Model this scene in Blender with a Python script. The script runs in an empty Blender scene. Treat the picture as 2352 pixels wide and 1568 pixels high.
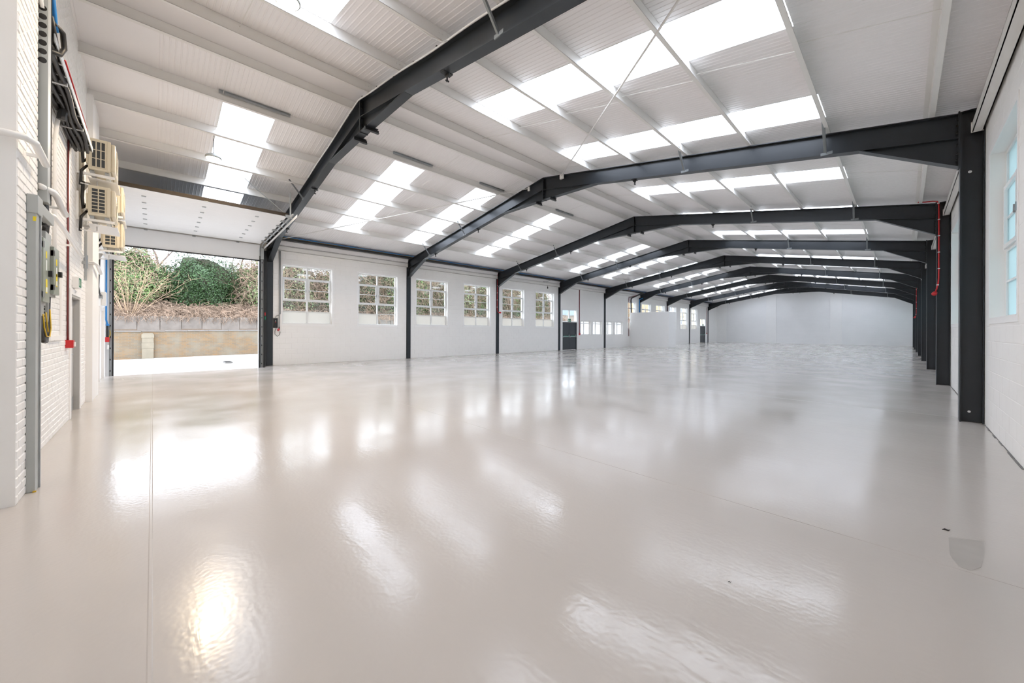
import bpy, math, random
from mathutils import Vector, Matrix

random.seed(11)
S = bpy.context.scene
COL = S.collection

# ------------------------------------------------------------------ camera
FPX, YAW, ROLL, HORIZON, EYE = 861.04, 0.8066, 0.0037, 759.38, 1.45
cam_data = bpy.data.cameras.new('camera')
cam_data.sensor_fit = 'HORIZONTAL'
cam_data.sensor_width = 36.0
cam_data.lens = 36.0 * FPX / 2352.0
cam_data.shift_y = -(784.0 - HORIZON) / 2352.0
cam_data.clip_start = 0.05
cam_data.clip_end = 400
cam = bpy.data.objects.new('camera', cam_data)
COL.objects.link(cam)
cam.matrix_world = Matrix.Translation((0, 0, EYE)) @ Matrix.Rotation(YAW, 4, 'Z') @ Matrix.Rotation(math.pi / 2, 4, 'X') @ Matrix.Rotation(ROLL, 4, 'Z')
S.camera = cam

# ------------------------------------------------------------------ sky, exposure
world = bpy.data.worlds.new('overcast_sky')
S.world = world
world.use_nodes = True
_bg = world.node_tree.nodes['Background']
_bg.inputs[0].default_value = (0.87, 0.94, 1.06, 1)
_bg.inputs[1].default_value = 6.0
S.view_settings.view_transform = 'Standard'
S.view_settings.look = 'None'
S.view_settings.gamma = 1
S.view_settings.use_curve_mapping = False
S.view_settings.exposure = 0.13
S.cycles.max_bounces = 10
S.cycles.diffuse_bounces = 9
S.cycles.glossy_bounces = 3
S.cycles.transparent_max_bounces = 12
S.cycles.caustics_reflective = False
S.cycles.caustics_refractive = False
S.cycles.sample_clamp_indirect = 6.0
S.cycles.adaptive_threshold = 0.03
S.cycles.use_light_tree = False


# ------------------------------------------------------------------ helpers
def pj(x, y, z):
    d = -math.sin(YAW) * x + math.cos(YAW) * y
    l = math.cos(YAW) * x + math.sin(YAW) * y
    if d < 0.05:
        return None
    return (1176 + FPX * l / d, HORIZON - FPX * (z - EYE) / d, d)


class MB:
    def __init__(self):
        self.v = []
        self.f = []

    def add(self, vs, fs):
        n = len(self.v)
        self.v += [tuple(p) for p in vs]
        self.f += [tuple(i + n for i in f) for f in fs]
        return self

    def box(self, x0, x1, y0, y1, z0, z1):
        if x0 > x1: x0, x1 = x1, x0
        if y0 > y1: y0, y1 = y1, y0
        if z0 > z1: z0, z1 = z1, z0
        return self.add([(x0, y0, z0), (x1, y0, z0), (x1, y1, z0), (x0, y1, z0), (x0, y0, z1), (x1, y0, z1), (x1, y1, z1), (x0, y1, z1)],
                        [(3, 2, 1, 0), (4, 5, 6, 7), (0, 1, 5, 4), (1, 2, 6, 5), (2, 3, 7, 6), (3, 0, 4, 7)])

    def prism(self, poly, axis, a, b):
        """poly in the plane across `axis`; (x,z) for 'y', (y,z) for 'x', (x,y) for 'z'."""
        def p3(p, t):
            if axis == 'y': return (p[0], t, p[1])
            if axis == 'x': return (t, p[0], p[1])
            return (p[0], p[1], t)
        ar = sum(poly[i][0] * poly[(i + 1) % len(poly)][1] - poly[(i + 1) % len(poly)][0] * poly[i][1] for i in range(len(poly)))
        if ar < 0: poly = poly[::-1]
        if a > b: a, b = b, a
        if axis == 'y': a, b = b, a
        n = len(poly)
        vs = [p3(p, a) for p in poly] + [p3(p, b) for p in poly]
        fs = [tuple(range(n - 1, -1, -1)), tuple(range(n, 2 * n))]
        fs += [(i, (i + 1) % n, n + (i + 1) % n, n + i) for i in range(n)]
        return self.add(vs, fs)

    def bar(self, p, q, w, t, up=(0, 0, 1)):
        p, q = Vector(p), Vector(q)
        d = (q - p).normalized()
        s = d.cross(Vector(up))
        if s.length < 1e-4: s = d.cross(Vector((1, 0, 0)))
        s.normalize()
        u = s.cross(d)
        s *= w / 2
        u *= t / 2
        vs = [p - s - u, p + s - u, p + s + u, p - s + u, q - s - u, q + s - u, q + s + u, q - s + u]
        return self.add(vs, [(3, 2, 1, 0), (4, 5, 6, 7), (0, 1, 5, 4), (1, 2, 6, 5), (2, 3, 7, 6), (3, 0, 4, 7)])

    def tube(self, pts, r, n=8, caps=True):
        pts = [Vector(p) for p in pts]
        rs = r if isinstance(r, (list, tuple)) else [r] * len(pts)
        ring = []
        base = len(self.v)
        ref = None
        for i, p in enumerate(pts):
            d = (pts[min(i + 1, len(pts) - 1)] - pts[max(i - 1, 0)])
            d.normalize()
            if ref is None:
                ref = Vector((0, 0, 1)) if abs(d.z) < 0.9 else Vector((1, 0, 0))
            a = d.cross(ref)
            if a.length < 1e-4: a = d.cross(Vector((0.3, 1, 0.2)))
            a.normalize()
            b = d.cross(a)
            ref = a.cross(d) * 1.0
            for k in range(n):
                t = 2 * math.pi * k / n
                self.v.append(tuple(p + (a * math.cos(t) + b * math.sin(t)) * rs[i]))
        for i in range(len(pts) - 1):
            for k in range(n):
                k2 = (k + 1) % n
                self.f.append((base + i * n + k, base + (i + 1) * n + k, base + (i + 1) * n + k2, base + i * n + k2))
        if caps:
            self.f.append(tuple(base + k for k in range(n)))
            e = base + (len(pts) - 1) * n
            self.f.append(tuple(e + n - 1 - k for k in range(n)))
        return self

    def lathe(self, c, prof, n=24):
        base = len(self.v)
        for (r, z) in prof:
            for k in range(n):
                t = 2 * math.pi * k / n
                self.v.append((c[0] + r * math.cos(t), c[1] + r * math.sin(t), c[2] + z))
        for i in range(len(prof) - 1):
            for k in range(n):
                k2 = (k + 1) % n
                self.f.append((base + i * n + k, base + i * n + k2, base + (i + 1) * n + k2, base + (i + 1) * n + k))
        return self

    def mesh(self, name, origin=(0, 0, 0)):
        me = bpy.data.meshes.new(name)
        o = origin
        me.from_pydata([(p[0] - o[0], p[1] - o[1], p[2] - o[2]) for p in self.v], [], self.f)
        me.update()
        return me

    def build(self, name, mat, parent=None, smooth=False, bevel=0, seg=2):
        o = tuple(parent.location) if parent is not None else (0, 0, 0)
        if parent is not None and parent.parent is not None:
            pp = parent.parent.location
            o = (o[0] + pp[0], o[1] + pp[1], o[2] + pp[2])
        me = self.mesh(name, o)
        return link(name, me, mat, parent, smooth, bevel, seg)


def link(name, me, mat, parent=None, smooth=False, bevel=0, seg=2):
    ob = bpy.data.objects.new(name, me)
    COL.objects.link(ob)
    if mat is not None and not me.materials:
        me.materials.append(mat)
    if parent is not None: ob.parent = parent
    if smooth:
        for p in me.polygons: p.use_smooth = True
    if bevel:
        m = ob.modifiers.new('bevel', 'BEVEL')
        m.width = bevel
        m.segments = seg
        m.limit_method = 'ANGLE'
    return ob


def tag(o, label=None, cat=None, group=None, kind=None):
    if label: o['label'] = label
    if cat: o['category'] = cat
    if group: o['group'] = group
    if kind: o['kind'] = kind
    return o


def thing(name, loc, label, cat, group=None, kind=None):
    o = bpy.data.objects.new(name, None)
    COL.objects.link(o)
    o.location = loc
    o.empty_display_size = 0.2
    return tag(o, label, cat, group, kind)


def copy_tree(o, parent=None):
    c = o.copy()
    COL.objects.link(c)
    c.parent = parent
    for ch in list(o.children):
        copy_tree(ch, c)
    return c


ORD = ['first', 'second', 'third', 'fourth', 'fifth', 'sixth', 'seventh', 'eighth', 'ninth', 'tenth', 'eleventh', 'twelfth', 'thirteenth', 'fourteenth', 'fifteenth', 'sixteenth']


# ------------------------------------------------------------------ materials
def new_mat(name):
    m = bpy.data.materials.new(name)
    m.use_nodes = True
    nt = m.node_tree
    return m, nt, nt.nodes['Principled BSDF'], nt.nodes['Material Output']


def pmat(name, col, rough=0.5, metal=0.0, var=0.06, scale=3.0, bump=0.0, bscale=40.0, spec=0.5, island=0.0):
    m, nt, b, out = new_mat(name)
    N, L = nt.nodes, nt.links
    b.inputs['Roughness'].default_value = rough
    b.inputs['Metallic'].default_value = metal
    b.inputs['Specular IOR Level'].default_value = spec
    geo = N.new('ShaderNodeNewGeometry')
    nz = N.new('ShaderNodeTexNoise')
    nz.inputs['Scale'].default_value = scale
    nz.inputs['Detail'].default_value = 1 if var < 0.1 else 3
    L.new(geo.outputs['Position'], nz.inputs['Vector'])
    mx = N.new('ShaderNodeMix')
    mx.data_type = 'RGBA'
    mx.inputs['A'].default_value = tuple(c * (1 - var) for c in col) + (1,)
    mx.inputs['B'].default_value = tuple(min(1, c * (1 + var)) for c in col) + (1,)
    L.new(nz.outputs['Fac'], mx.inputs['Factor'])
    last = mx.outputs['Result']
    if island:
        hs = N.new('ShaderNodeHueSaturation')
        mr = N.new('ShaderNodeMapRange')
        mr.inputs['To Min'].default_value = 1 - island
        mr.inputs['To Max'].default_value = 1 + island
        L.new(geo.outputs['Random Per Island'], mr.inputs['Value'])
        L.new(mr.outputs[0], hs.inputs['Value'])
        L.new(last, hs.inputs['Color'])
        last = hs.outputs['Color']
    L.new(last, b.inputs['Base Color'])
    if bump:
        n2 = N.new('ShaderNodeTexNoise')
        n2.inputs['Scale'].default_value = bscale
        n2.inputs['Detail'].default_value = 1
        L.new(geo.outputs['Position'], n2.inputs['Vector'])
        bp = N.new('ShaderNodeBump')
        bp.inputs['Strength'].default_value = bump
        bp.inputs['Distance'].default_value = 0.01
        L.new(n2.outputs['Fac'], bp.inputs['Height'])
        L.new(bp.outputs[0], b.inputs['Normal'])
    return m


def emat(name, col, strength):
    m, nt, b, out = new_mat(name)
    b.inputs['Base Color'].default_value = col + (1,)
    b.inputs['Emission Color'].default_value = col + (1,)
    b.inputs['Emission Strength'].default_value = strength
    m.cycles.emission_sampling = 'NONE'
    return m


def glass_mat(name, tint, gloss, milky=0.0, milk_col=(0.9, 0.9, 0.9)):
    m, nt, b, out = new_mat(name)
    N, L = nt.nodes, nt.links
    N.remove(b)
    tr = N.new('ShaderNodeBsdfTransparent')
    tr.inputs[0].default_value = tint + (1,)
    last = tr.outputs[0]
    if milky:
        tl = N.new('ShaderNodeBsdfTranslucent')
        tl.inputs[0].default_value = milk_col + (1,)
        df = N.new('ShaderNodeBsdfDiffuse')
        df.inputs[0].default_value = milk_col + (1,)
        md = N.new('ShaderNodeMixShader')
        md.inputs[0].default_value = 0.25
        L.new(tl.outputs[0], md.inputs[1])
        L.new(df.outputs[0], md.inputs[2])
        mm = N.new('ShaderNodeMixShader')
        mm.inputs[0].default_value = milky
        L.new(last, mm.inputs[1])
        L.new(md.outputs[0], mm.inputs[2])
        last = mm.outputs[0]
    if gloss:
        gl = N.new('ShaderNodeBsdfGlossy')
        gl.inputs['Roughness'].default_value = 0.03
        mg = N.new('ShaderNodeMixShader')
        mg.inputs[0].default_value = gloss
        L.new(last, mg.inputs[1])
        L.new(gl.outputs[0], mg.inputs[2])
        last = mg.outputs[0]
    L.new(last, out.inputs[0])
    return m


def floor_mat():
    m, nt, b, out = new_mat('epoxy_floor')
    N, L = nt.nodes, nt.links
    geo = N.new('ShaderNodeNewGeometry')
    big = N.new('ShaderNodeTexNoise')
    big.inputs['Scale'].default_value = 0.35
    big.inputs['Detail'].default_value = 2
    L.new(geo.outputs['Position'], big.inputs['Vector'])
    mx = N.new('ShaderNodeMix')
    mx.data_type = 'RGBA'
    mx.inputs['A'].default_value = (0.475, 0.443, 0.415, 1)
    mx.inputs['B'].default_value = (0.53, 0.495, 0.465, 1)
    L.new(big.outputs['Fac'], mx.inputs['Factor'])
    L.new(mx.outputs['Result'], b.inputs['Base Color'])
    b.inputs['IOR'].default_value = 1.45
    # roughness patches
    rn = N.new('ShaderNodeTexNoise')
    rn.inputs['Scale'].default_value = 0.9
    rn.inputs['Detail'].default_value = 3
    L.new(geo.outputs['Position'], rn.inputs['Vector'])
    rr = N.new('ShaderNodeMapRange')
    rr.inputs['From Min'].default_value = 0.3
    rr.inputs['From Max'].default_value = 0.7
    rr.inputs['To Min'].default_value = 0.10
    rr.inputs['To Max'].default_value = 0.22
    L.new(rn.outputs['Fac'], rr.inputs['Value'])
    L.new(rr.outputs[0], b.inputs['Roughness'])
    # roller marks: stretched ripples, and fine orange peel
    mp = N.new('ShaderNodeMapping')
    mp.inputs['Rotation'].default_value = (0, 0, -0.8)
    mp.inputs['Scale'].default_value = (1.3, 6.5, 1)
    L.new(geo.outputs['Position'], mp.inputs[0])
    n1 = N.new('ShaderNodeTexNoise')
    n1.inputs['Scale'].default_value = 1.3
    n1.inputs['Detail'].default_value = 4
    n1.inputs['Distortion'].default_value = 0.6
    L.new(mp.outputs[0], n1.inputs['Vector'])
    n2 = N.new('ShaderNodeTexNoise')
    n2.inputs['Scale'].default_value = 38
    n2.inputs['Detail'].default_value = 0
    L.new(geo.outputs['Position'], n2.inputs['Vector'])
    b1 = N.new('ShaderNodeBump')
    b1.inputs['Strength'].default_value = 0.12
    b1.inputs['Distance'].default_value = 0.010
    L.new(n1.outputs['Fac'], b1.inputs['Height'])
    b2 = N.new('ShaderNodeBump')
    b2.inputs['Strength'].default_value = 0.11
    b2.inputs['Distance'].default_value = 0.004
    L.new(n2.outputs['Fac'], b2.inputs['Height'])
    L.new(b1.outputs[0], b2.inputs['Normal'])
    L.new(b2.outputs[0], b.inputs['Normal'])
    return m


def brick_mat():
    m, nt, b, out = new_mat('yellow_stock_brick')
    N, L = nt.nodes, nt.links
    tc = N.new('ShaderNodeNewGeometry')
    mp = N.new('ShaderNodeSeparateXYZ')
    L.new(tc.outputs['Position'], mp.inputs[0])
    cb = N.new('ShaderNodeCombineXYZ')
    L.new(mp.outputs['Y'], cb.inputs['X'])
    L.new(mp.outputs['Z'], cb.inputs['Y'])
    br = N.new('ShaderNodeTexBrick')
    br.inputs['Scale'].default_value = 1.0
    br.inputs['Brick Width'].default_value = 0.235
    br.inputs['Row Height'].default_value = 0.08
    br.inputs['Mortar Size'].default_value = 0.008
    br.inputs['Color1'].default_value = (0.225, 0.135, 0.062, 1)
    br.inputs['Color2'].default_value = (0.155, 0.115, 0.072, 1)
    br.inputs['Mortar'].default_value = (0.175, 0.15, 0.115, 1)
    br.inputs['Bias'].default_value = 0.1
    L.new(cb.outputs[0], br.inputs['Vector'])
    nz = N.new('ShaderNodeTexNoise')
    nz.inputs['Scale'].default_value = 1.3
    nz.inputs['Detail'].default_value = 6
    L.new(tc.outputs['Position'], nz.inputs['Vector'])
    mx = N.new('ShaderNodeMix')
    mx.data_type = 'RGBA'
    mx.blend_type = 'MIX'
    mx.inputs['B'].default_value = (0.19, 0.172, 0.135, 1)
    cr = N.new('ShaderNodeMapRange')
    cr.inputs['From Min'].default_value = 0.45
    cr.inputs['From Max'].default_value = 0.75
    L.new(nz.outputs['Fac'], cr.inputs['Value'])
    L.new(cr.outputs[0], mx.inputs['Factor'])
    L.new(br.outputs['Color'], mx.inputs['A'])
    L.new(mx.outputs['Result'], b.inputs['Base Color'])
    b.inputs['Roughness'].default_value = 0.9
    bp = N.new('ShaderNodeBump')
    bp.inputs['Strength'].default_value = 0.5
    bp.inputs['Distance'].default_value = 0.01
    bp.invert = True
    L.new(br.outputs['Fac'], bp.inputs['Height'])
    L.new(bp.outputs[0], b.inputs['Normal'])
    return m


def farwall_mat():
    m, nt, b, out = new_mat('painted_brick_far')
    N, L = nt.nodes, nt.links
    tc = N.new('ShaderNodeNewGeometry')
    sp = N.new('ShaderNodeSeparateXYZ')
    L.new(tc.outputs['Position'], sp.inputs[0])
    cb = N.new('ShaderNodeCombineXYZ')
    L.new(sp.outputs['X'], cb.inputs['X'])
    L.new(sp.outputs['Z'], cb.inputs['Y'])
    br = N.new('ShaderNodeTexBrick')
    br.inputs['Scale'].default_value = 1.0
    br.inputs['Brick Width'].default_value = 0.235
    br.inputs['Row Height'].default_value = 0.08
    br.inputs['Mortar Size'].default_value = 0.01
    br.inputs['Mortar Smooth'].default_value = 0.3
    L.new(cb.outputs[0], br.inputs['Vector'])
    nz = N.new('ShaderNodeTexNoise')
    nz.inputs['Scale'].default_value = 1.2
    nz.inputs['Detail'].default_value = 6
    L.new(tc.outputs['Position'], nz.inputs['Vector'])
    mx = N.new('ShaderNodeMix')
    mx.data_type = 'RGBA'
    mx.inputs['A'].default_value = (0.84, 0.84, 0.84, 1)
    mx.inputs['B'].default_value = (0.90, 0.90, 0.90, 1)
    L.new(nz.outputs['Fac'], mx.inputs['Factor'])
    L.new(mx.outputs['Result'], b.inputs['Base Color'])
    b.inputs['Roughness'].default_value = 0.6
    bp = N.new('ShaderNodeBump')
    bp.inputs['Strength'].default_value = 0.5
    bp.inputs['Distance'].default_value = 0.012
    bp.invert = True
    L.new(br.outputs['Fac'], bp.inputs['Height'])
    L.new(bp.outputs[0], b.inputs['Normal'])
    return m


M = {
    'floor': floor_mat(),
    'paint': pmat('white_masonry_paint', (0.86, 0.85, 0.83), 0.55, var=0.02, scale=2),
    'smooth': pmat('white_smooth_paint', (0.88, 0.875, 0.865), 0.5, var=0.015),
    'far': farwall_mat(),
    'liner': pmat('white_liner_sheet', (0.86, 0.835, 0.83), 0.32, var=0.02, scale=0.7, spec=0.4),
    'purlin': pmat('white_painted_purlin', (0.80, 0.785, 0.755), 0.45, var=0.02),
    'steel': pmat('dark_grey_paint', (0.019, 0.024, 0.030), 0.36, var=0.1, scale=4),
    'black': pmat('black_steel', (0.012, 0.013, 0.015), 0.4),
    'galv': pmat('galvanised_steel', (0.42, 0.44, 0.45), 0.38, metal=0.75, var=0.12, scale=12),
    'galv_flat': pmat('galvanised_trunking', (0.45, 0.47, 0.46), 0.42, metal=0.35, var=0.06, scale=5),
    'white': pmat('white_gloss', (0.82, 0.82, 0.81), 0.3, var=0.01),
    'upvc': pmat('white_window_paint', (0.82, 0.83, 0.83), 0.35, var=0.01),
    'glass': glass_mat('clear_glass', (0.97, 0.985, 0.98), 0.05),
    'frost': glass_mat('obscured_glass', (0.8, 0.8, 0.78), 0.03, 0.92, (0.60, 0.58, 0.54)),
    'bright_pane': glass_mat('bright_view_milky_pane', (0.9, 0.9, 0.9), 0.03, 0.85, (0.86, 0.86, 0.84)),  # milky white put into clear panes to imitate the bright yard and sky behind
    'frostblue': glass_mat('obscured_bluish_glass', (0.7, 0.9, 0.92), 0.04, 0.92, (0.42, 0.49, 0.49)),
    'rooflight': glass_mat('translucent_rooflight', (0.985, 0.99, 1.0), 0.0, 0.03, (0.95, 0.97, 0.98)),
    'door_white': pmat('white_insulated_door', (0.84, 0.845, 0.85), 0.38, var=0.015),
    'slate': pmat('slate_grey_door', (0.040, 0.047, 0.055), 0.4, var=0.05),
    'greydoor': pmat('light_grey_door', (0.48, 0.475, 0.46), 0.4, var=0.03),
    'cream': pmat('cream_casing', (0.66, 0.60, 0.47), 0.4, var=0.02),
    'fin': pmat('dark_condenser_fins', (0.035, 0.042, 0.048), 0.5),
    'red': pmat('red_fire_alarm', (0.55, 0.018, 0.022), 0.35),
    'redbrown': pmat('dull_red_conduit', (0.20, 0.035, 0.035), 0.45),
    'blue': pmat('blue_pipe', (0.02, 0.22, 0.58), 0.35),
    'cable': pmat('black_cable', (0.02, 0.02, 0.021), 0.5),
    'earth': pmat('yellow_green_cable', (0.65, 0.42, 0.02), 0.45),
    'yellow': pmat('yellow_label', (0.85, 0.68, 0.02), 0.5),
    'board': pmat('greenish_grey_enamel', (0.30, 0.33, 0.28), 0.32, var=0.08, scale=5),
    'boardside': pmat('grey_enamel_side', (0.40, 0.385, 0.36), 0.4),
    'green': pmat('green_sign', (0.0, 0.20, 0.09), 0.4),
    'greenbar': pmat('pale_green_push_pad', (0.10, 0.42, 0.30), 0.4),
    'whiteprint': pmat('white_print', (0.85, 0.87, 0.85), 0.5),
    'concrete': pmat('yard_concrete', (0.42, 0.405, 0.38), 0.9, var=0.12, scale=1.2, bump=0.3, bscale=8),
    'concwall': pmat('weathered_concrete', (0.19, 0.165, 0.142), 0.9, var=0.45, scale=2.2, bump=0.4, bscale=10),
    'coping': pmat('grey_coping', (0.19, 0.18, 0.168), 0.85, var=0.2),
    'stone': pmat('sandstone_pier', (0.22, 0.19, 0.14), 0.9, var=0.2, scale=4),
    'brick': brick_mat(),
    'soil': pmat('leaf_litter', (0.125, 0.092, 0.066), 0.95, var=0.4, scale=6, bump=0.6, bscale=14),
    'leaf_dark': pmat('dark_ivy_leaf', (0.028, 0.066, 0.016), 0.55, var=0.25, scale=1.5, island=0.55),
    'leaf_mid': pmat('mid_green_leaf', (0.085, 0.155, 0.036), 0.5, var=0.3, scale=1.5, island=0.55),
    'leaf_pale': pmat('pale_grey_green_leaf', (0.185, 0.225, 0.105), 0.6, var=0.3, scale=1.5, island=0.5),
    'core': pmat('brown_foliage_core', (0.070, 0.064, 0.040), 0.9),
    'twig': pmat('dry_bramble', (0.235, 0.165, 0.115), 0.8, var=0.3, scale=2, island=0.5),
    'stem': pmat('tan_bare_stem', (0.34, 0.24, 0.15), 0.75, var=0.2, scale=3, island=0.25),
    'bark': pmat('grey_bark', (0.11, 0.085, 0.07), 0.9),
    'darkbrown': pmat('dark_brown_strip', (0.035, 0.026, 0.018), 0.8),
    'bluegrey': pmat('grey_blue_render', (0.25, 0.30, 0.34), 0.8),
    'beige': pmat('beige_brickwork', (0.36, 0.28, 0.18), 0.9, var=0.15, scale=6),
    'brace': pmat('dull_galvanised_brace', (0.20, 0.215, 0.22), 0.5, metal=0.3, var=0.1, scale=8),
    'dirt': pmat('grey_floor_edge_dirt', (0.17, 0.17, 0.165), 0.9, var=0.4, scale=20),
    'patch': pmat('bare_concrete_patch', (0.40, 0.375, 0.35), 0.35, var=0.08, scale=8),
}

# ------------------------------------------------------------------ dimensions
XL, XR = -17.734, 0.636              # inner faces of the columns
WL, WR = -17.78, 0.895               # inner faces of the long walls
YN, YF = -0.97, 56.2                 # gable walls
AX, AZ, EZL, EZR = -8.43, 6.627, 5.057, 5.024
SLL = (AZ - EZL) / (AX - XL)
SLR = (AZ - EZR) / (XR - AX)
FY = [3.4214 + 6.1656 * i for i in range(9)]
PD = 0.225                            # purlin depth
RD = 0.41                             # rafter depth
LPUR = [-15.6, -14.2, -12.82, -11.47, -10.13, -8.87]
RPUR = [-7.98, -6.57, -5.12, -3.75, -2.39, -1.045, 0.30]


def rt(x):
    return AZ - (SLL * (AX - x) if x < AX else SLR * (x - AX))


def rb(x): return rt(x) - RD


def ru(x): return rt(x) + PD          # underside of the roof sheets


# ------------------------------------------------------------------ walls
def grid_boxes(mb, u0, u1, z0, z1, openings, put):
    us = sorted({u0, u1} | {min(max(v, u0), u1) for o in openings for v in o[:2]})
    zs = sorted({z0, z1} | {min(max(v, z0), z1) for o in openings for v in o[2:]})
    for a, b in zip(us, us[1:]):
        run = None
        for c, d in zip(zs, zs[1:]):
            um, zm = (a + b) / 2, (c + d) / 2
            hole = any(o[0] < um < o[1] and o[2] < zm < o[3] for o in openings)
            if not hole:
                run = (run[0], d) if run else (c, d)
            if hole and run:
                put(mb, a, b, *run)
                run = None
        if run: put(mb, a, b, *run)


def courses(u0, u1, z0, z1, bw, bh, gap, openings, ztop=None):
    """Bond of rectangles in (u, z), cut round the openings and under a sloping top."""
    out = []
    r = 0
    z = z0
    while z < z1 - 0.02:
        zt = min(z + bh, z1)
        u = u0 - (bw / 2 if r % 2 else 0)
        while u < u1 - 0.01:
            a, b = max(u, u0), min(u + bw, u1)
            if b - a > 0.02:
                segs = [(a, b)]
                for o in openings:
                    if o[2] - 0.01 < zt and o[3] + 0.01 > z:
                        ns = []
                        for (p, q) in segs:
                            if o[1] <= p or o[0] >= q:
                                ns.append((p, q))
                            else:
                                if o[0] - p > 0.03: ns.append((p, o[0]))
                                if q - o[1] > 0.03: ns.append((o[1], q))
                        segs = ns
                for (p, q) in segs:
                    if ztop and zt > min(ztop(p), ztop(q)): continue
                    out.append((p + gap / 2, q - gap / 2, z + gap / 2, zt - gap / 2))
            u += bw
        z += bh
        r += 1
    return out


def place_units(rects, axis, face, out, parent, piece, field, mat, limit, proud, minpx=10):
    """The largest units as seen become parts of their own, the rest one joined part."""
    scored = []
    for (a, b, c, d) in rects:
        um, zm = (a + b) / 2, (c + d) / 2
        P = pj(face, um, zm) if axis == 'x' else pj(um, face, zm)
        s = -1
        if P and -60 < P[0] < 2412 and -60 < P[1] < 1628:
            if axis == 'x':
                A, B = pj(face, a, zm), pj(face, b, zm)
            else:
                A, B = pj(a, face, zm), pj(b, face, zm)
            if A and B:
                w, h = abs(A[0] - B[0]), FPX * (d - c) / P[2]
                s = w * h if max(w, h) >= minpx else -1
        scored.append((s, (a, b, c, d)))
    scored.sort(key=lambda t: -t[0])
    rng = random.Random(5)
    cache = {}
    rest = MB()

    def geo(w, h, p):
        # bevelled block: back plane at 0, front at p*out
        e = min(0.006, w / 4, h / 4)
        k = p * out
        pts = [(0, 0, 0), (w, 0, 0), (w, h, 0), (0, h, 0), (e, e, k), (w - e, e, k), (w - e, h - e, k), (e, h - e, k)]
        fs = [(4, 5, 6, 7), (0, 1, 5, 4), (1, 2, 6, 5), (2, 3, 7, 6), (3, 0, 4, 7)]
        flip = (axis == 'x' and out < 0) or (axis == 'y' and out > 0)
        if flip: fs = [f[::-1] for f in fs]
        return pts, fs

    def to3(p, a, c):
        return (face + p[2], a + p[0], c + p[1]) if axis == 'x' else (a + p[0], face + p[2], c + p[1])

    n = 0
    for s, (a, b, c, d) in scored:
        p = proud * rng.choice((0.75, 1.0, 1.0, 1.3))
        w, h = round(b - a, 3), round(d - c, 3)
        if s > 0 and n < limit:
            key = (w, h, p)
            if key not in cache:
                pts, fs = geo(w, h, p)
                mb = MB().add([to3((q[0], q[1], q[2]), 0, 0) if axis == 'x' else to3(q, 0, 0) for q in pts], fs)
                o = (face, 0, 0) if axis == 'x' else (0, face, 0)
                cache[key] = mb.mesh(piece, o)
                cache[key].materials.append(mat)
            ob = bpy.data.objects.new(piece, cache[key])
            COL.objects.link(ob)
            ob.location = (face, a, c) if axis == 'x' else (a, face, c)
            ob.parent = parent
            n += 1
        else:
            pts, fs = geo(w, h, p)
            rest.add([to3(q, a, c) for q in pts], fs)
    if rest.v:
        tag(rest.build(field, mat, parent), kind='stuff')


# openings in the window wall: (y0, y1, z0, z1)
WIN = [(3.87, 5.82, 1.70, 4.16), (7.0, 8.96, 1.70, 4.16), (10.03, 12.0, 1.72, 4.18), (13.15, 15.13, 1.73, 4.18),
       (16.18, 18.17, 1.73, 4.19), (19.33, 21.30, 1.73, 4.19), (32.0, 33.58, 1.66, 4.17), (34.69, 36.64, 1.67, 4.17),
       (37.75, 39.76, 1.67, 4.18), (41.0, 42.78, 1.68, 4.15), (43.93, 45.95, 1.70, 4.17), (47.17, 49.04, 1.70, 4.17)]
SWIN = [(24.67, 26.0, 1.16, 2.28), (26.33, 27.66, 1.16, 2.28), (28.4, 29.44, 1.15, 2.28), (29.77, 31.11, 1.15, 2.28)]
FDOOR = [(22.31, 24.13, 0.0, 2.12), (50.0, 51.79, 0.0, 2.12)]
FTRAN = [(22.31, 24.19, 2.16, 3.09), (50.0, 51.9, 2.16, 3.06)]
DOOR_Y0, DOOR_Y1, DOOR_Z = -1.02, 3.08, 4.35
SLOT = 0.115
openL = WIN + SWIN + [(a, b, -0.2, d) for a, b, c, d in FDOOR] + FTRAN + [(DOOR_Y0, DOOR_Y1, -0.5, DOOR_Z)]

wl = MB()
edges = [-1.35] + [v for y in FY for v in (y - SLOT, y + SLOT)] + [YF + 0.2]
for a, b in zip(edges[0::2], edges[1::2]):
    grid_boxes(wl, a, b, -0.25, 5.30, openL, lambda mb, p, q, r, s: mb.box(WL - 0.22, WL, p, q, r, s))
grid_boxes(wl, -1.35, YF + 0.2, -0.25, 5.30, openL, lambda mb, p, q, r, s: mb.box(WL - 0.32, WL - 0.26, p, q, r, s))
for y in FY:      # cheeks closing the slot behind each column
    for s in (-1, 1):
        wl.box(WL - 0.27, WL - 0.2, y + s * SLOT, y + s * (SLOT + 0.03), -0.25, 5.30)
wall_left = wl.build('wall_left', M['paint'])
tag(wall_left, 'white painted block wall with tall gridded windows along the left side', 'wall', kind='structure')
blocks = []
for a, b in zip(edges[0::2], edges[1::2]):
    if b < 3.4 or a > 22: continue
    blocks += courses(max(a, 3.5), b, 0.0, 4.70, 0.44, 0.22, 0.008, openL)
place_units(blocks, 'x', WL, 1, wall_left, 'block', 'block_field', M['paint'], 300, 0.0035)

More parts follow.
